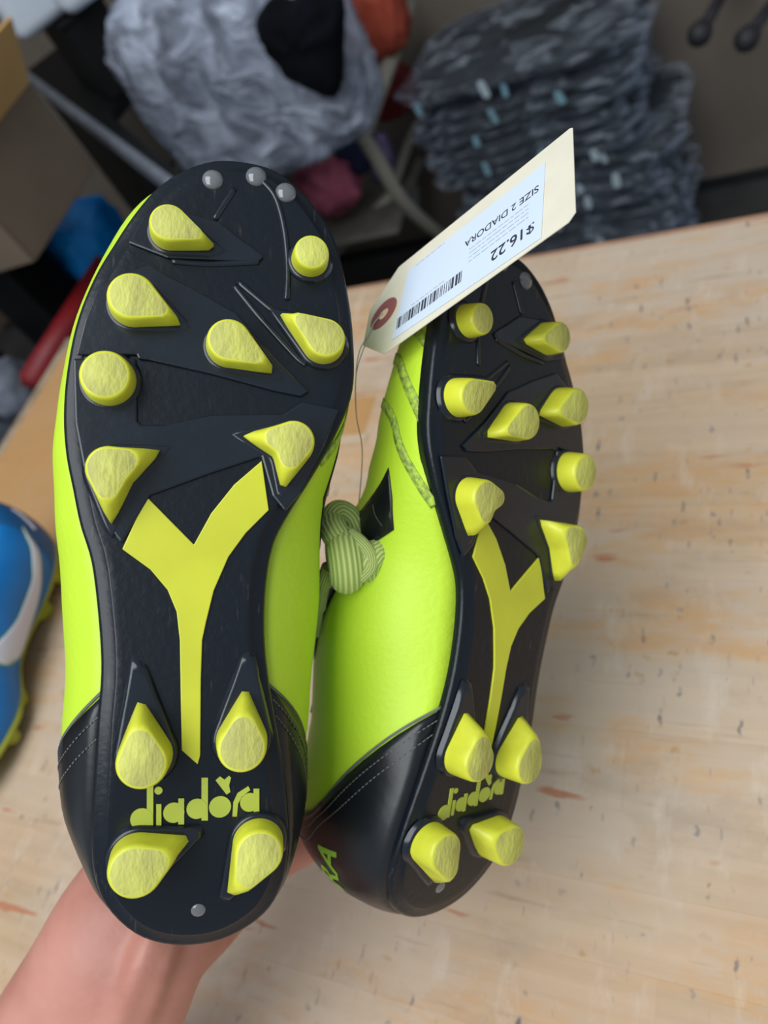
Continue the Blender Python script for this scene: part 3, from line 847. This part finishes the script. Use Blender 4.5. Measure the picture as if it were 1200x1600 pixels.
while x < 50.5:
    w = rb.choice((0.35, 0.35, 0.7, 1.05)); 
    vs = [bm.verts.new((a/1000, b/1000, 0.00053)) for a, b in ((x, -15.2), (x+w, -15.2), (x+w, -9.4), (x, -9.4))]; bm.faces.new(vs)
    x += w + rb.choice((0.35, 0.35, 0.7))
finish('barcode', bm, M['ink'], lab, smooth=False)
def greybars(x0, x1, y0, y1, n, seed):
    bm = bmesh.new(); r = random.Random(seed)
    for k in range(n):
        yy = y0+(y1-y0)*(k+.5)/n; x = x0
        while x < x1:
            w = r.uniform(1.2, 3.6); e = min(x+w, x1)
            bm.faces.new([bm.verts.new((a/1000, b/1000, 0.00053)) for a, b in ((x, yy-.22), (e, yy-.22), (e, yy+.22), (x, yy+.22))]); x = e+0.5
    tag(finish('fine_print', bm, M['ink_grey'], lab, smooth=False), kind='stuff')
greybars(53, 78, -8.5, 0.5, 4, 1); greybars(25, 40, 14.6, 15.6, 1, 3); greybars(26, 42, -8.2, -7.2, 1, 4)
tag_root.matrix_world = Matrix.Translation(CAM + CR @ Vector((-0.0065, -0.07021, 0.29364))) @ (CR @ Matrix(((0.67402,0.11874,-0.72911),(-0.34885,-0.81885,-0.45584),(-0.65115,0.5616,-0.51049)))).to_4x4()
inv = tag_root.matrix_world.inverted()
bpy.context.view_layer.update()
for off in (0, 5):
    pts = [V(9.7, 0.6, 0.6)/1000, V(6, -3, 1.5)/1000] + [inv @ cv(a, b, d) for a, b, d in ((578+off*.6, 520, .288), (562+off, 548, .287), (556, 590, .290), (557, 650, .300), (566, 705, .306), (560, 790, .302), (548, 845, .296))]
    tube('string', catmull(pts, 8), 0.00022, M['string'], tag_root, seg=6)

# ---- bare hand and forearm
def build_hand():
    bm = bmesh.new()
    def chain(pts, rads, flat=1.0, up=None, seg=14):
        P = catmull([cv(*p) for p in pts], 5)
        R = [v.x for v in catmull([(r, 0, 0) for r in rads], 5)]
        # round the ends
        d0 = (P[0]-P[1]).normalized(); d1 = (P[-1]-P[-2]).normalized()
        P = [P[0]+d0*R[0]*.8, P[0]+d0*R[0]*.5] + P + [P[-1]+d1*R[-1]*.55, P[-1]+d1*R[-1]*.9]
        R = [R[0]*.35, R[0]*.8] + R + [R[-1]*.8, R[-1]*.3]
        tube_bm(bm, P, R, seg=seg, flat=flat, up=up)
    wax = CR @ Vector((.88, .47, 0))
    pax = CR @ Vector((.77, .64, 0))
    chain([(-230,2330,.312),(-60,1990,.335),(40,1790,.328),(115,1640,.322),(165,1545,.316),(202,1468,.314),(250,1400,.326)], [.047,.046,.043,.0385,.0355,.0335,.034], .72, wax, 24)
    chain([(200,1475,.316),(255,1405,.330),(315,1335,.347),(350,1290,.354)], [.031,.035,.036,.034], .40, pax, 24)
    # two tendons on the inner wrist
    chain([(150,1660,.298),(200,1560,.292),(235,1470,.293),(270,1400,.318)], [.006,.006,.0055,.005])
    chain([(200,1640,.300),(238,1550,.294),(262,1470,.297),(290,1400,.322)], [.005,.005,.005,.005])
    # heel of the thumb
    chain([(175,1500,.312),(190,1420,.326),(200,1350,.345)], [.014,.017,.014])
    chain([(200,1370,.345),(190,1300,.358),(187,1235,.366),(198,1185,.366)], [.0125,.011,.0105,.009])
    chain([(330,1425,.346),(420,1352,.352),(485,1320,.366),(530,1300,.385)], [.0125,.0095,.0085,.007])
    chain([(360,1380,.352),(440,1315,.362),(515,1290,.380),(560,1275,.396)], [.0115,.0095,.009,.0075])
    chain([(360,1330,.356),(440,1265,.366),(520,1240,.386),(570,1230,.402)], [.0115,.010,.009,.0078])
    chain([(345,1285,.356),(430,1215,.366),(505,1190,.382),(552,1182,.398)], [.0115,.0095,.009,.0075])
    o = finish('person', bm, M['skin'])
    r = o.modifiers.new('body', 'REMESH'); r.mode = 'VOXEL'; r.voxel_size = 0.0022; r.use_smooth_shade = True
    s = o.modifiers.new('soft', 'SMOOTH'); s.factor = 0.6; s.iterations = 10
    tag(o, 'bare hand and forearm reaching in from lower left, holding both yellow boots by the heels', 'person')
    return o
hand = build_hand()

# ---- blue boot standing on the bench
M['blue'] = pbr('boot_blue', (0.0, 0.165, 0.50), 0.42, var=0.10, scale=20, bump=0.1)
M['blue_dark'] = pbr('boot_blue_dark', (0.0, 0.085, 0.25), 0.45, var=0.1)
M['lime'] = pbr('boot_lime_plate', (0.36, 0.40, 0.03), 0.4, var=0.1)
M['lime_rim'] = pbr('boot_lime_rim', (0.30, 0.55, 0.10), 0.6, var=0.1)
M['white'] = pbr('swoosh_white', (0.66, 0.69, 0.82), 0.45, var=0.03)
blue = empty('football_boot', (0, 0, 0), 'blue studded boot with a white swoosh standing at the bench left edge', 'football boot')
BB = Boot(blue, 1)
BB.upper(M['blue']); BB.outsole(M['lime'])
for c, r, t, h in STUDS: BB.stud(c, r, t, h, M['lime'], M['lime'], M['lime'])
sw = [(.430,.56),(.403,.37),(.370,.235),(.330,.145),(.295,.10),(.262,.105),(.240,.17),(.222,.30),(.218,.50),(.236,.47),(.262,.39),(.290,.335),(.320,.325),(.362,.35),(.398,.45)]
BB.patch('swoosh', sw, 0.5, M['white'])
BB.band('swoosh_outline', sw+[sw[0]], 1.4, 0.42, M['lime_rim'], n=4)
BB.patch('heel_patch', [(.40,.10),(.60,.10),(.57,.93),(.43,.93),(.42,.6)], 0.25, M['blue_dark'])
cu = bpy.data.curves.new('txt', 'FONT')
BB.band('heel_lettering', [(.466,.64),(.452,.52),(.438,.40)], 4.0, 0.6, M['white'])
BB.band('collar_rim', [(.262,.985),(.30,.985),(.35,.985),(.40,.985),(.45,.985),(.50,.985),(.55,.985),(.60,.985),(.65,.985),(.70,.985),(.738,.985)], 7, 1.2, M['lime_rim'])
dY = Vector((0.16, -0.987, 0)).normalized(); dX = Vector((-dY.y, dY.x, 0)); S = 0.92
heel = Vector((-0.592, 0.246, TT+0.0108))
blue.matrix_world = Matrix.Translation(heel + dY*0.1237*S) @ Matrix((dX, dY, Vector((0, 0, -1)))).transposed().to_4x4() @ Matrix.Scale(S, 4)

# ------------------------------------------------------------------ things behind the bench
def onY(px, py, Y):
    r = CR @ Vector(((px-600)/1200, (py-800)/1200, 1)); return CAM + r*((Y-CAM.y)/r.y)
def onZ(px, py, Z):
    r = CR @ Vector(((px-600)/1200, (py-800)/1200, 1)); return CAM + r*((Z-CAM.z)/r.z)
def lump(bm, c, r, seed, amp=0.12, freq=3.0, sub=4, power=1.0, rot=None, ridge=True):
    """crumpled cloth or film: a sphere pulled about by ridged noise"""
    res = bmesh.ops.create_icosphere(bm, subdivisions=sub, radius=1.0)
    o = Vector((seed*3.7, seed*1.3, -seed*2.1))
    for v in res['verts']:
        d = v.co.normalized()
        q = Vector([math.copysign(abs(x)**power, x) for x in d])
        n = noise.noise(d*freq+o)*.6 + noise.noise(d*freq*2.3+o)*.3
        if ridge: n += (0.5-abs(noise.noise(d*freq*1.6+o*2)))*.7 - .25 + (0.5-abs(noise.noise(d*freq*4.1+o)))*.25
        p = q*(1+amp*n)
        p = Vector((p.x*r[0], p.y*r[1], p.z*r[2]))
        if rot: p = rot @ p
        v.co = p + Vector(c)
    return res
def cloth(name, c, r, seed, mat, label, cat='cloth', amp=0.25, freq=2.6, rot=None, group=None, sub=4):
    bm = bmesh.new(); lump(bm, (0, 0, 0), r, seed, amp, freq, sub, 0.8, rot)
    return tag(finish(name, bm, mat, loc=c), label, cat, group)

# ---- tall stack of garments in clear bags
M['garment'] = pbr('garment_dark', (0.014, 0.018, 0.022), 0.8, var=0.4, scale=18, bump=0.4, bscale=60)
M['garment_grey'] = pbr('garment_charcoal', (0.035, 0.04, 0.045), 0.8, var=0.3, scale=18, bump=0.4, bscale=60)
M['sticker'] = pbr('sticker_white', (0.62, 0.74, 0.80), 0.4, var=0.05)
M['sticker_blue'] = pbr('sticker_pale_blue', (0.30, 0.52, 0.62), 0.4, var=0.05)
def slab(name, hx, hy, hz, seed, mat, parent, crumple, fringe=0.0):
    bm = bmesh.new(); rings = []; n = 56; m = 11; o = Vector((seed*5.1, seed*2.3, seed))
    for k in range(m):
        a = -PI/2+PI*k/(m-1); ca = max(math.cos(a), 0)**0.35; sa = math.copysign(abs(math.sin(a))**0.7, a)
        ring = []
        for i in range(n):
            w = 2*PI*i/n; c, s = math.cos(w), math.sin(w)
            x = math.copysign(abs(c)**0.35, c)*hx*(ca if k not in (0, m-1) else 0.02); y = math.copysign(abs(s)**0.35, s)*hy*(ca if k not in (0, m-1) else 0.02); z = sa*hz
            p = Vector((x, y, z))
            nv = noise.noise_vector(p*9+o)*crumple + noise.noise_vector(p*28+o)*crumple*.6
            e = abs(c)**3
            p += Vector((nv.x, nv.y, nv.z*0.55))
            if fringe: p.x += math.copysign(e, c)*fringe*noise.noise(Vector((0, y*14, seed)))*ca; p.z += e*fringe*.3*noise.noise(Vector((y*17, 3, seed)))*ca
            ring.append(bm.verts.new(p))
        rings.append(ring)
    for a, b in zip(rings, rings[1:]):
        for i in range(n): bm.faces.new((a[i], a[(i+1) % n], b[(i+1) % n], b[i]))
    bm.faces.new(rings[0][::-1]); bm.faces.new(rings[-1])
    return finish(name, bm, mat, parent)
def make_garment(seed, hz, mat):
    root = empty('bagged_garment', (0, 0, 0))
    slab('folded_garment', 0.205, 0.15, hz, seed, mat, root, 0.0045)
    slab('clear_bag', 0.226, 0.162, hz+0.0025, seed+9, M['poly_small'], root, 0.009, 0.040)
    return root
rg = random.Random(11)
hzs = (0.0078, 0.0066, 0.0092, 0.0072)
protos = [make_garment(k, hzs[k], M['garment'] if k != 2 else M['garment_grey']) for k in range(4)]
def copy_tree(o):
    c = o.copy(); COL.objects.link(c)
    for ch in o.children:
        d = ch.copy(); COL.objects.link(d); d.parent = c
    return c
z = 0.004; i = 0; used = set(); stack = []
while z < 0.60:
    k = i % 4 if i < 4 else rg.randrange(4)
    o = protos[k] if k not in used else copy_tree(protos[k])
    used.add(k)
    z += hzs[k]+.0056
    o.location = (-0.415 + rg.uniform(-.022, .022) - (0.022 if z > .38 else -0.01), 1.585 + rg.uniform(-.02, .02), z)
    o.rotation_euler = (rg.uniform(-.008, .008), rg.uniform(-.012, .012), rg.uniform(-.08, .08))
    z += hzs[k]+.0056; i += 1; stack.append(o)
for n, o in enumerate(stack):
    od = ('topmost', 'second', 'third', 'fourth', 'fifth', 'sixth', 'seventh', 'eighth', 'ninth', 'tenth', 'eleventh', 'twelfth', 'thirteenth', 'fourteenth', 'fifteenth', 'sixteenth', 'seventeenth', 'eighteenth', 'nineteenth', 'twentieth', 'twenty-first', 'twenty-second', 'twenty-third', 'twenty-fourth', 'twenty-fifth', 'twenty-sixth', 'twenty-seventh', 'twenty-eighth', 'twenty-ninth', 'thirtieth')[len(stack)-1-n]
    tag(o, 'dark bagged garment, %s tall stack by the wall' % ('topmost of the' if od == 'topmost' else od + ' from the top of the'), 'bagged garment', 'bagged garments stacked by the wall')
    for q in range(rg.choice((0, 1, 1, 2))):
        bm = bmesh.new()
        ww, hh = rg.uniform(.005, .008), rg.uniform(.012, .023)
        ring = [(math.cos(a), math.sin(a)) for a in [2*PI*j/16 for j in range(16)]]
        f0 = [bm.verts.new((math.copysign(abs(c)**.6, c)*ww, 0, math.copysign(abs(s)**.7, s)*hh)) for c, s in ring]
        bm.faces.new(f0)
        ex = bmesh.ops.extrude_face_region(bm, geom=bm.faces[:])
        for v in [g for g in ex['geom'] if isinstance(g, bmesh.types.BMVert)]: v.co.y -= 0.0015
        st = finish('size_sticker', bm, M['sticker'] if rg.random() < .6 else M['sticker_blue'], o, smooth=False)
        st.location = (rg.uniform(-.17, .17), -0.179, rg.uniform(-.004, .006)); st.rotation_euler = (0.25, rg.uniform(-.2, .2), 0)

# ---- black rack arms on the wall
M['rubber'] = pbr('rack_black', (0.020, 0.019, 0.024), 0.6, var=0.2)
for n, (tipp, basep, lab_) in enumerate(((onY(1090, 58, 1.45), onY(1160, -62, 1.80), 'black rack arm with rounded rubber tip on the wall, the left one'), (onY(1163, 66, 1.45), onY(1250, -55, 1.80), 'black rack arm with rounded rubber tip on the wall, the right one'))):
    r = thing('rack_arm', lab_, 'rack arm', basep, 'rack arms on the wall')
    t = tipp-basep; d = t.normalized()
    tube('arm', [Vector((0, 0, 0)), t*.5, t*.93], [.010, .010, .011], M['rubber'], r, seg=14)
    tube('rubber_tip', [t*.88, t*.92, t*.97, t*1.0, t*1.02], [.011, .0185, .0205, .017, .006], M['rubber'], r, seg=16)
    bm = bmesh.new(); box_bm(bm, (0, .006, 0), (.05, .02, .09)); bevel(finish('wall_plate', bm, M['rubber'], r, smooth=False), .004)

# ---- beige folding armchair
M['beige'] = pbr('chair_beige_paint', (0.33, 0.305, 0.25), 0.5, var=0.10, scale=12)
M['seat'] = pbr('chair_seat_grey', (0.14, 0.13, 0.115), 0.7, var=0.15)
chair = thing('folding_chair', 'beige metal folding armchair with crossed legs, behind the bench under the clothing bag', 'chair', (-0.98, 1.52, 0))
co = Vector(chair.location)
def crod(name, pts, w, flat): return tube(name, [Vector(p)-co for p in pts], w, M['beige'], chair, seg=12, flat=flat, up=(1, 0, 0))
for sx, nm in ((0, 'r'), (-0.52, 'l')):
    def sh(p): return Vector((p.x+sx, p.y, p.z))
    a = onY(641, 10, 1.74); b = onY(566, 212, 1.36)
    foot = onY(650, 415, 1.50); foot = foot + (foot-b)*1.3; foot.z = 0.0
    crod('arm_rail', [sh(a), sh((a+b)/2), sh(b)], .019, .8)
    crod('front_post', catmull([sh(b), sh(b+Vector((0.004, .008, -.05))), sh(b+Vector((0.0, .05, -.2))), sh(Vector((b.x, 1.55, .18))), sh(Vector((b.x, 1.70, .012)))], 5), .016, .8)
    crod('rear_leg', [sh(onY(660, 165, 1.72)), sh(onY(610, 305, 1.52)), sh(onY(492, 425, 1.42))], .013, .8)
for yy, zz in ((1.40, .33), (1.66, .33)): crod('cross_bar', [(-1.27, yy, zz), (-1.0, yy, zz), (-.76, yy, zz)], .010, 1.0)
bm = bmesh.new(); box_bm(bm, (-1.01-co.x, 1.53-co.y, .345), (.48, .28, .012)); bevel(finish('seat', bm, M['seat'], chair, smooth=False), .005)

# ---- clothes in and round the chair
M['c_pink'] = pbr('cloth_pink', (0.55, 0.13, 0.20), 0.8, scale=14, dark=(0.24, 0.05, 0.09), bump=0.5, bscale=30)
M['c_navy'] = pbr('cloth_navy', (0.012, 0.016, 0.055), 0.85, var=0.3)
M['c_lav'] = pbr('cloth_lavender', (0.36, 0.28, 0.52), 0.8, var=0.2)
M['c_orange'] = pbr('cloth_orange', (0.36, 0.055, 0.025), 0.8, var=0.25, scale=8)
M['c_red'] = pbr('cloth_dark_red', (0.17, 0.012, 0.012), 0.8, var=0.3, scale=10)
M['c_black'] = pbr('cloth_black', (0.0025, 0.0035, 0.006), 0.95, spec=0.15, var=0.4, scale=20)
M['paper'] = pbr('paper_white', (0.45, 0.48, 0.52), 0.6, var=0.04)
cloth('pink_garment', onY(512, 288, 1.46), (.075, .06, .062), 3, M['c_pink'], 'crumpled pink garment on the folding chair seat, lowest of the bright clothes')
cloth('navy_garment', onY(540, 238, 1.52), (.07, .06, .05), 5, M['c_navy'], 'navy blue garment lying above the pink one on the folding chair')
cloth('lavender_garment', onY(594, 245, 1.62), (.034, .04, .055), 7, M['c_lav'], 'small lavender garment showing between the folding chair legs')
cloth('orange_garment', onY(578, 24, 1.60), (.072, .06, .085), 9, M['c_orange'], 'orange-red garment heaped beside the big plastic bag')
cloth('red_garment', onY(612, 145, 1.68), (.075, .05, .05), 12, M['c_red'], 'dark red garment behind the beige chair rail')
cloth('maroon_garment', onY(560, 335, 1.62), (.075, .05, .06), 14, pbr('cloth_maroon', (0.06, 0.03, 0.035), 0.85, var=0.3), 'dull maroon garment under the chair cross bars')
bm = bmesh.new(); pc = onY(640, 312, 1.60)
box_bm(bm, (0, 0, 0), (.042, .003, .062)); tg_ = tag(finish('paper_slip', bm, M['paper'], smooth=False, loc=pc), 'white paper slip standing behind the folding chair legs', 'paper'); tg_.rotation_euler = (-.5, .35, .15)

# ---- big clear bag of clothing
bag_c = Vector((-0.872, 1.325, 0.80))
bag = thing('plastic_bag', 'large crumpled clear plastic bag of clothing behind the left boot toe', 'bag', bag_c)
vd = (bag_c-CAM).normalized()
bm = bmesh.new()
def bagw(px, py, Y): return onY(px, py, Y)-bag_c
lump(bm, (0, 0, 0), (.222, .115, .19), 21, .11, 2.3, 5, .5, Matrix.Rotation(-0.05, 3, 'Y'))
finish('bag_film', bm, M['poly_big'], bag)
M['c_greyblue'] = pbr('cloth_greyblue', (0.16, 0.18, 0.23), 0.85, scale=5, dark=(0.045, 0.055, 0.085), bump=0.5, bscale=20)
bm = bmesh.new(); lump(bm, (0.0, .02, -.01), (.165, .08, .14), 33, .2, 2.4, 4, .75); finish('clothing_inside', bm, M['c_greyblue'], bag)
bg = onY(466, 80, 1.19)
out = [onY(x_, y_, 1.19)-bg for x_, y_ in ((394, 44), (414, 12), (450, 14), (480, -6), (527, 6), (531, 70), (526, 152), (490, 146), (455, 128), (428, 104), (408, 72))]
out = catmull(out, 4, True)
bm = bmesh.new(); rings = []
for k_, (sc_, dy) in enumerate(((.90, .045), (1.0, .03), (1.0, .012), (.93, 0.0), (.80, -.008), (.6, -.012), (.4, -.016), (.2, -.012))):
    rings.append([bm.verts.new(Vector((p.x*sc_, dy+.012*noise.noise(p*40*sc_+Vector((k_, 0, 0))), p.z*sc_))) for p in out])
for ra, rb_ in zip(rings, rings[1:]):
    for i_ in range(len(out)): bm.faces.new((ra[i_], ra[(i_+1) % len(out)], rb_[(i_+1) % len(out)], rb_[i_]))
bm.faces.new(rings[0][::-1]); bm.faces.new(rings[-1])
tag(finish('black_garment', bm, M['c_black'], loc=bg), 'black garment showing through the opening of the big plastic bag', 'cloth')

# ---- black trolley with grey metal edge, and the white bins on it
A_, B_ = onZ(272, 281, .86), onZ(38, 108, .86)
ex = (B_-A_).normalized(); ey = Vector((ex.y, -ex.x, 0)); ey = ey if ey.y > 0 else -ey
M['black_paint'] = pbr('trolley_black', (0.003, 0.0034, 0.004), 0.6, spec=0.2, var=0.3)
M['bar'] = pbr('trolley_edge_steel', (0.20, 0.22, 0.26), 0.45, metal=0.3, var=0.12)
tro = thing('trolley', 'black trolley with a grey steel edge rail running down behind the cardboard box', 'trolley', A_-Vector((0, 0, .86)))
TM = Matrix((ex, ey, Vector((0, 0, 1)))).transposed()
Ltr = (B_-A_).length
def tbox(name, c, s, mat, bv=.003):
    bm = bmesh.new(); box_bm(bm, c, s)
    for v in bm.verts: v.co = TM @ v.co
    return bevel(finish(name, bm, mat, tro, smooth=False), bv)
bm = bmesh.new()
f_ = bm.faces.new([bm.verts.new(TM @ Vector(q)) for q in ((0, 0, .835), (Ltr, 0, .835), (Ltr, .27, .835), (Ltr*.40+.20, .27, .835), (Ltr*.40, .03, .835), (0, .012, .835))])
ex_ = bmesh.ops.extrude_face_region(bm, geom=bm.faces[:])
for v in [g for g in ex_['geom'] if isinstance(g, bmesh.types.BMVert)]: v.co.z += .02
finish('top', bm, M['black_paint'], tro, smooth=False)
tbox('edge_rail', (Ltr/2, -.006, .848), (Ltr, .016, .032), M['bar'], .005)
tbox('front_panel', (Ltr/2, .004, .43), (Ltr-.06, .010, .79), M['black_paint'])
tbox('shelf', (Ltr*.7, .045, .30), (Ltr*.5, .07, .02), M['black_paint'])
for lx in (.03, Ltr-.03):
    for ly in (.012,): tbox('leg', (lx, ly, .42), (.03, .03, .84), M['black_paint'])
M['bin'] = pbr('bin_white', (0.60, 0.66, 0.74), 0.45, var=0.03)
def bin_(c, lab_):
    r = thing('storage_bin', lab_, 'bin', c, 'white bins on the trolley')
    bm = bmesh.new(); box_bm(bm, (0, 0, .09), (.105, .12, .18), TM.to_4x4()); bevel(finish('body', bm, M['bin'], r, smooth=True), .022, 5)
    bm = bmesh.new(); box_bm(bm, (0, 0, .185), (.110, .125, .018), TM.to_4x4()); bevel(finish('rim', bm, M['bin'], r, smooth=True), .006, 3)
q1, q2 = onY(22, 72, 1.36), onY(85, 26, 1.44)
zb = 1.0
b1 = onZ(16, 78, zb)+ey*.03; b2 = onZ(86, 38, zb)+ey*.03
bin_(b1+ey*.05, 'white storage bin in the far upper left corner, the nearer of two')
bin_(b2+ey*.05, 'white storage bin in the upper left, the one next to the plastic bag')
cr = thing('crate', 'black crate under the two white bins on the trolley', 'crate', (b1+b2)/2+ey*.06+ex*.09-Vector((0, 0, zb-.856)))
bm = bmesh.new(); box_bm(bm, (0, 0, .070), (.25, .09, .140), TM.to_4x4()); bevel(finish('body', bm, M['black_paint'], cr, smooth=False), .004)
bm = bmesh.new(); box_bm(bm, (0, 0, .137), (.26, .098, .01), TM.to_4x4()); bevel(finish('rim', bm, M['black_paint'], cr, smooth=False), .002)

# ---- cardboard boxes at the bench end
M['card'] = pbr('cardboard_brown', (0.155, 0.115, 0.080), 0.8, var=0.08, scale=8)
M['card_lit'] = pbr('cardboard_lit', (0.72, 0.44, 0.16), 0.8, var=0.06, scale=8)  # same cardboard, light falling on the flaps painted as bright orange
def carton(name, pr, pl, zb_, h, depth, lab_, flap=True):
    """open carton; pr and pl are the lower corners of the face we see"""
    r = thing(name, lab_, 'box', pr)
    u = (pl-pr); W = u.length; u.normalize(); n = Vector((u.y, -u.x, 0)); n = n if n.x < 0 else -n
    T = Matrix((u, n, Vector((0, 0, 1)))).transposed().to_4x4()
    def wall(nm, c, s, mat): bm = bmesh.new(); box_bm(bm, c, s, T); return bevel(finish(nm, bm, mat, r, smooth=False), .0015, 1)
    t = .005
    wall('side', (W/2, t/2, h/2), (W, t, h), M['card']); wall('side', (W/2, depth-t/2, h/2), (W, t, h), M['card'])
    wall('side', (t/2, depth/2, h/2), (t, depth, h), M['card']); wall('side', (W-t/2, depth/2, h/2), (t, depth, h), M['card'])
    wall('bottom', (W/2, depth/2, t/2), (W-2*t, depth-2*t, t), M['card'])
    if flap:
        for (o0, d1, ln) in ((Vector((0, 0, h)), Vector((0, -.55, .83)), .10), (Vector((0, depth, h)), Vector((0, .5, .86)), .10)):
            bm = bmesh.new(); d1 = d1.normalized()
            vs = [bm.verts.new(T @ p) for p in (o0, o0+Vector((W, 0, 0)), o0+Vector((W*.97, 0, 0))+d1*ln, o0+Vector((W*.03, 0, 0))+d1*ln)]
            bm.faces.new(vs); f = finish('flap', bm, M['card_lit'], r, smooth=False); so = f.modifiers.new('t', 'SOLIDIFY'); so.thickness = .004
    return r
pr, pl = onY(150, 264, 1.0), onZ(56, 409, onY(150, 264, 1.0).z)
pl.z = pr.z
hbox = onY(50, 128, 1.0).z-pr.z
carton('cardboard_box', pr, pl, pr.z, hbox, .30, 'open brown cardboard box with a brightly lit orange flap, left of the boots')
c2r, c2l = onZ(34, 470, .62), onZ(-80, 640, .62)
carton('cardboard_box', c2r, c2l, .62, .16, .25, 'brown cardboard box low at the left picture edge, under the open box', False)
def support(center, sx, sy, h, lab_):
    r = thing('crate', lab_, 'crate', (center.x, center.y, 0))
    bm = bmesh.new(); box_bm(bm, (0, 0, h/2), (sx, sy, h-.03)); bevel(finish('body', bm, M['black_paint'], r, smooth=False), .006)
    bm = bmesh.new(); box_bm(bm, (0, 0, h-.012), (sx+.012, sy+.012, .024)); bevel(finish('rim', bm, M['black_paint'], r, smooth=False), .004)
u = (pl-pr).normalized(); n = Vector((u.y, -u.x, 0)); n = n if n.x < 0 else -n
support((pr+pl)/2+n*.20, .10, .10, pr.z, 'tall black crate hidden under the open cardboard box')
u2 = (c2l-c2r).normalized(); n2 = Vector((u2.y, -u2.x, 0)); n2 = n2 if n2.x < 0 else -n2
support((c2r+c2l)/2+n2*.12, .10, .14, .62, 'black crate under the lower cardboard box at the left')

# ---- blue bag, red rail, grey sack beside the bench
M['c_blue'] = pbr('bag_blue', (0.0, 0.34, 0.92), 0.5, scale=9, dark=(0.0, 0.17, 0.56), bump=0.4, bscale=25)
bb = cloth('blue_bag', onZ(138, 376, .72), (.068, .078, .066), 51, M['c_blue'], 'bright blue bag bundled up below the open cardboard box', 'bag', amp=.2)
hp_ = [onZ(a_, b_, .735)-Vector(bb.location) for a_, b_ in ((128, 316), (96, 314), (68, 334), (60, 372), (70, 404), (92, 412))]
tube('handle', catmull(hp_, 6), .0035, M['steel_dark'], bb, seg=8)
M['rail'] = pbr('rail_red', (0.20, 0.007, 0.010), 0.5, var=0.15)
rr0, rr1 = onZ(165, 415, .72), onZ(48, 600, .72)
rail = thing('red_rail', 'dark red rail running down beside the bench left end', 'rail', rr0)
tube('rail', [Vector((0, 0, 0)), (rr1-rr0)*.5, rr1-rr0], .024, M['rail'], rail, seg=4, flat=.9, up=(0, 0, 1))
for f_ in (.08, .9):
    p = (rr1-rr0)*f_; tube('post', [p, p-Vector((0, 0, .36)), p-Vector((0, 0, .72))], .014, M['rail'], rail, seg=10)
M['c_greysack'] = pbr('sack_grey', (0.20, 0.22, 0.27), 0.7, scale=9, dark=(0.07, 0.08, 0.10), bump=0.4, bscale=20)
M['c_slate'] = pbr('sack_slate', (0.035, 0.045, 0.06), 0.7, var=0.3)
cloth('grey_sack', onZ(6, 608, .66), (.062, .05, .05), 61, M['c_greysack'], 'light grey sack by the bench left edge, at the end of the red rail', 'sack', amp=.2)
cloth('slate_sack', onZ(6, 668, .58), (.075, .08, .05), 63, M['c_slate'], 'dark slate sack below the light grey one by the bench', 'sack', amp=.2)
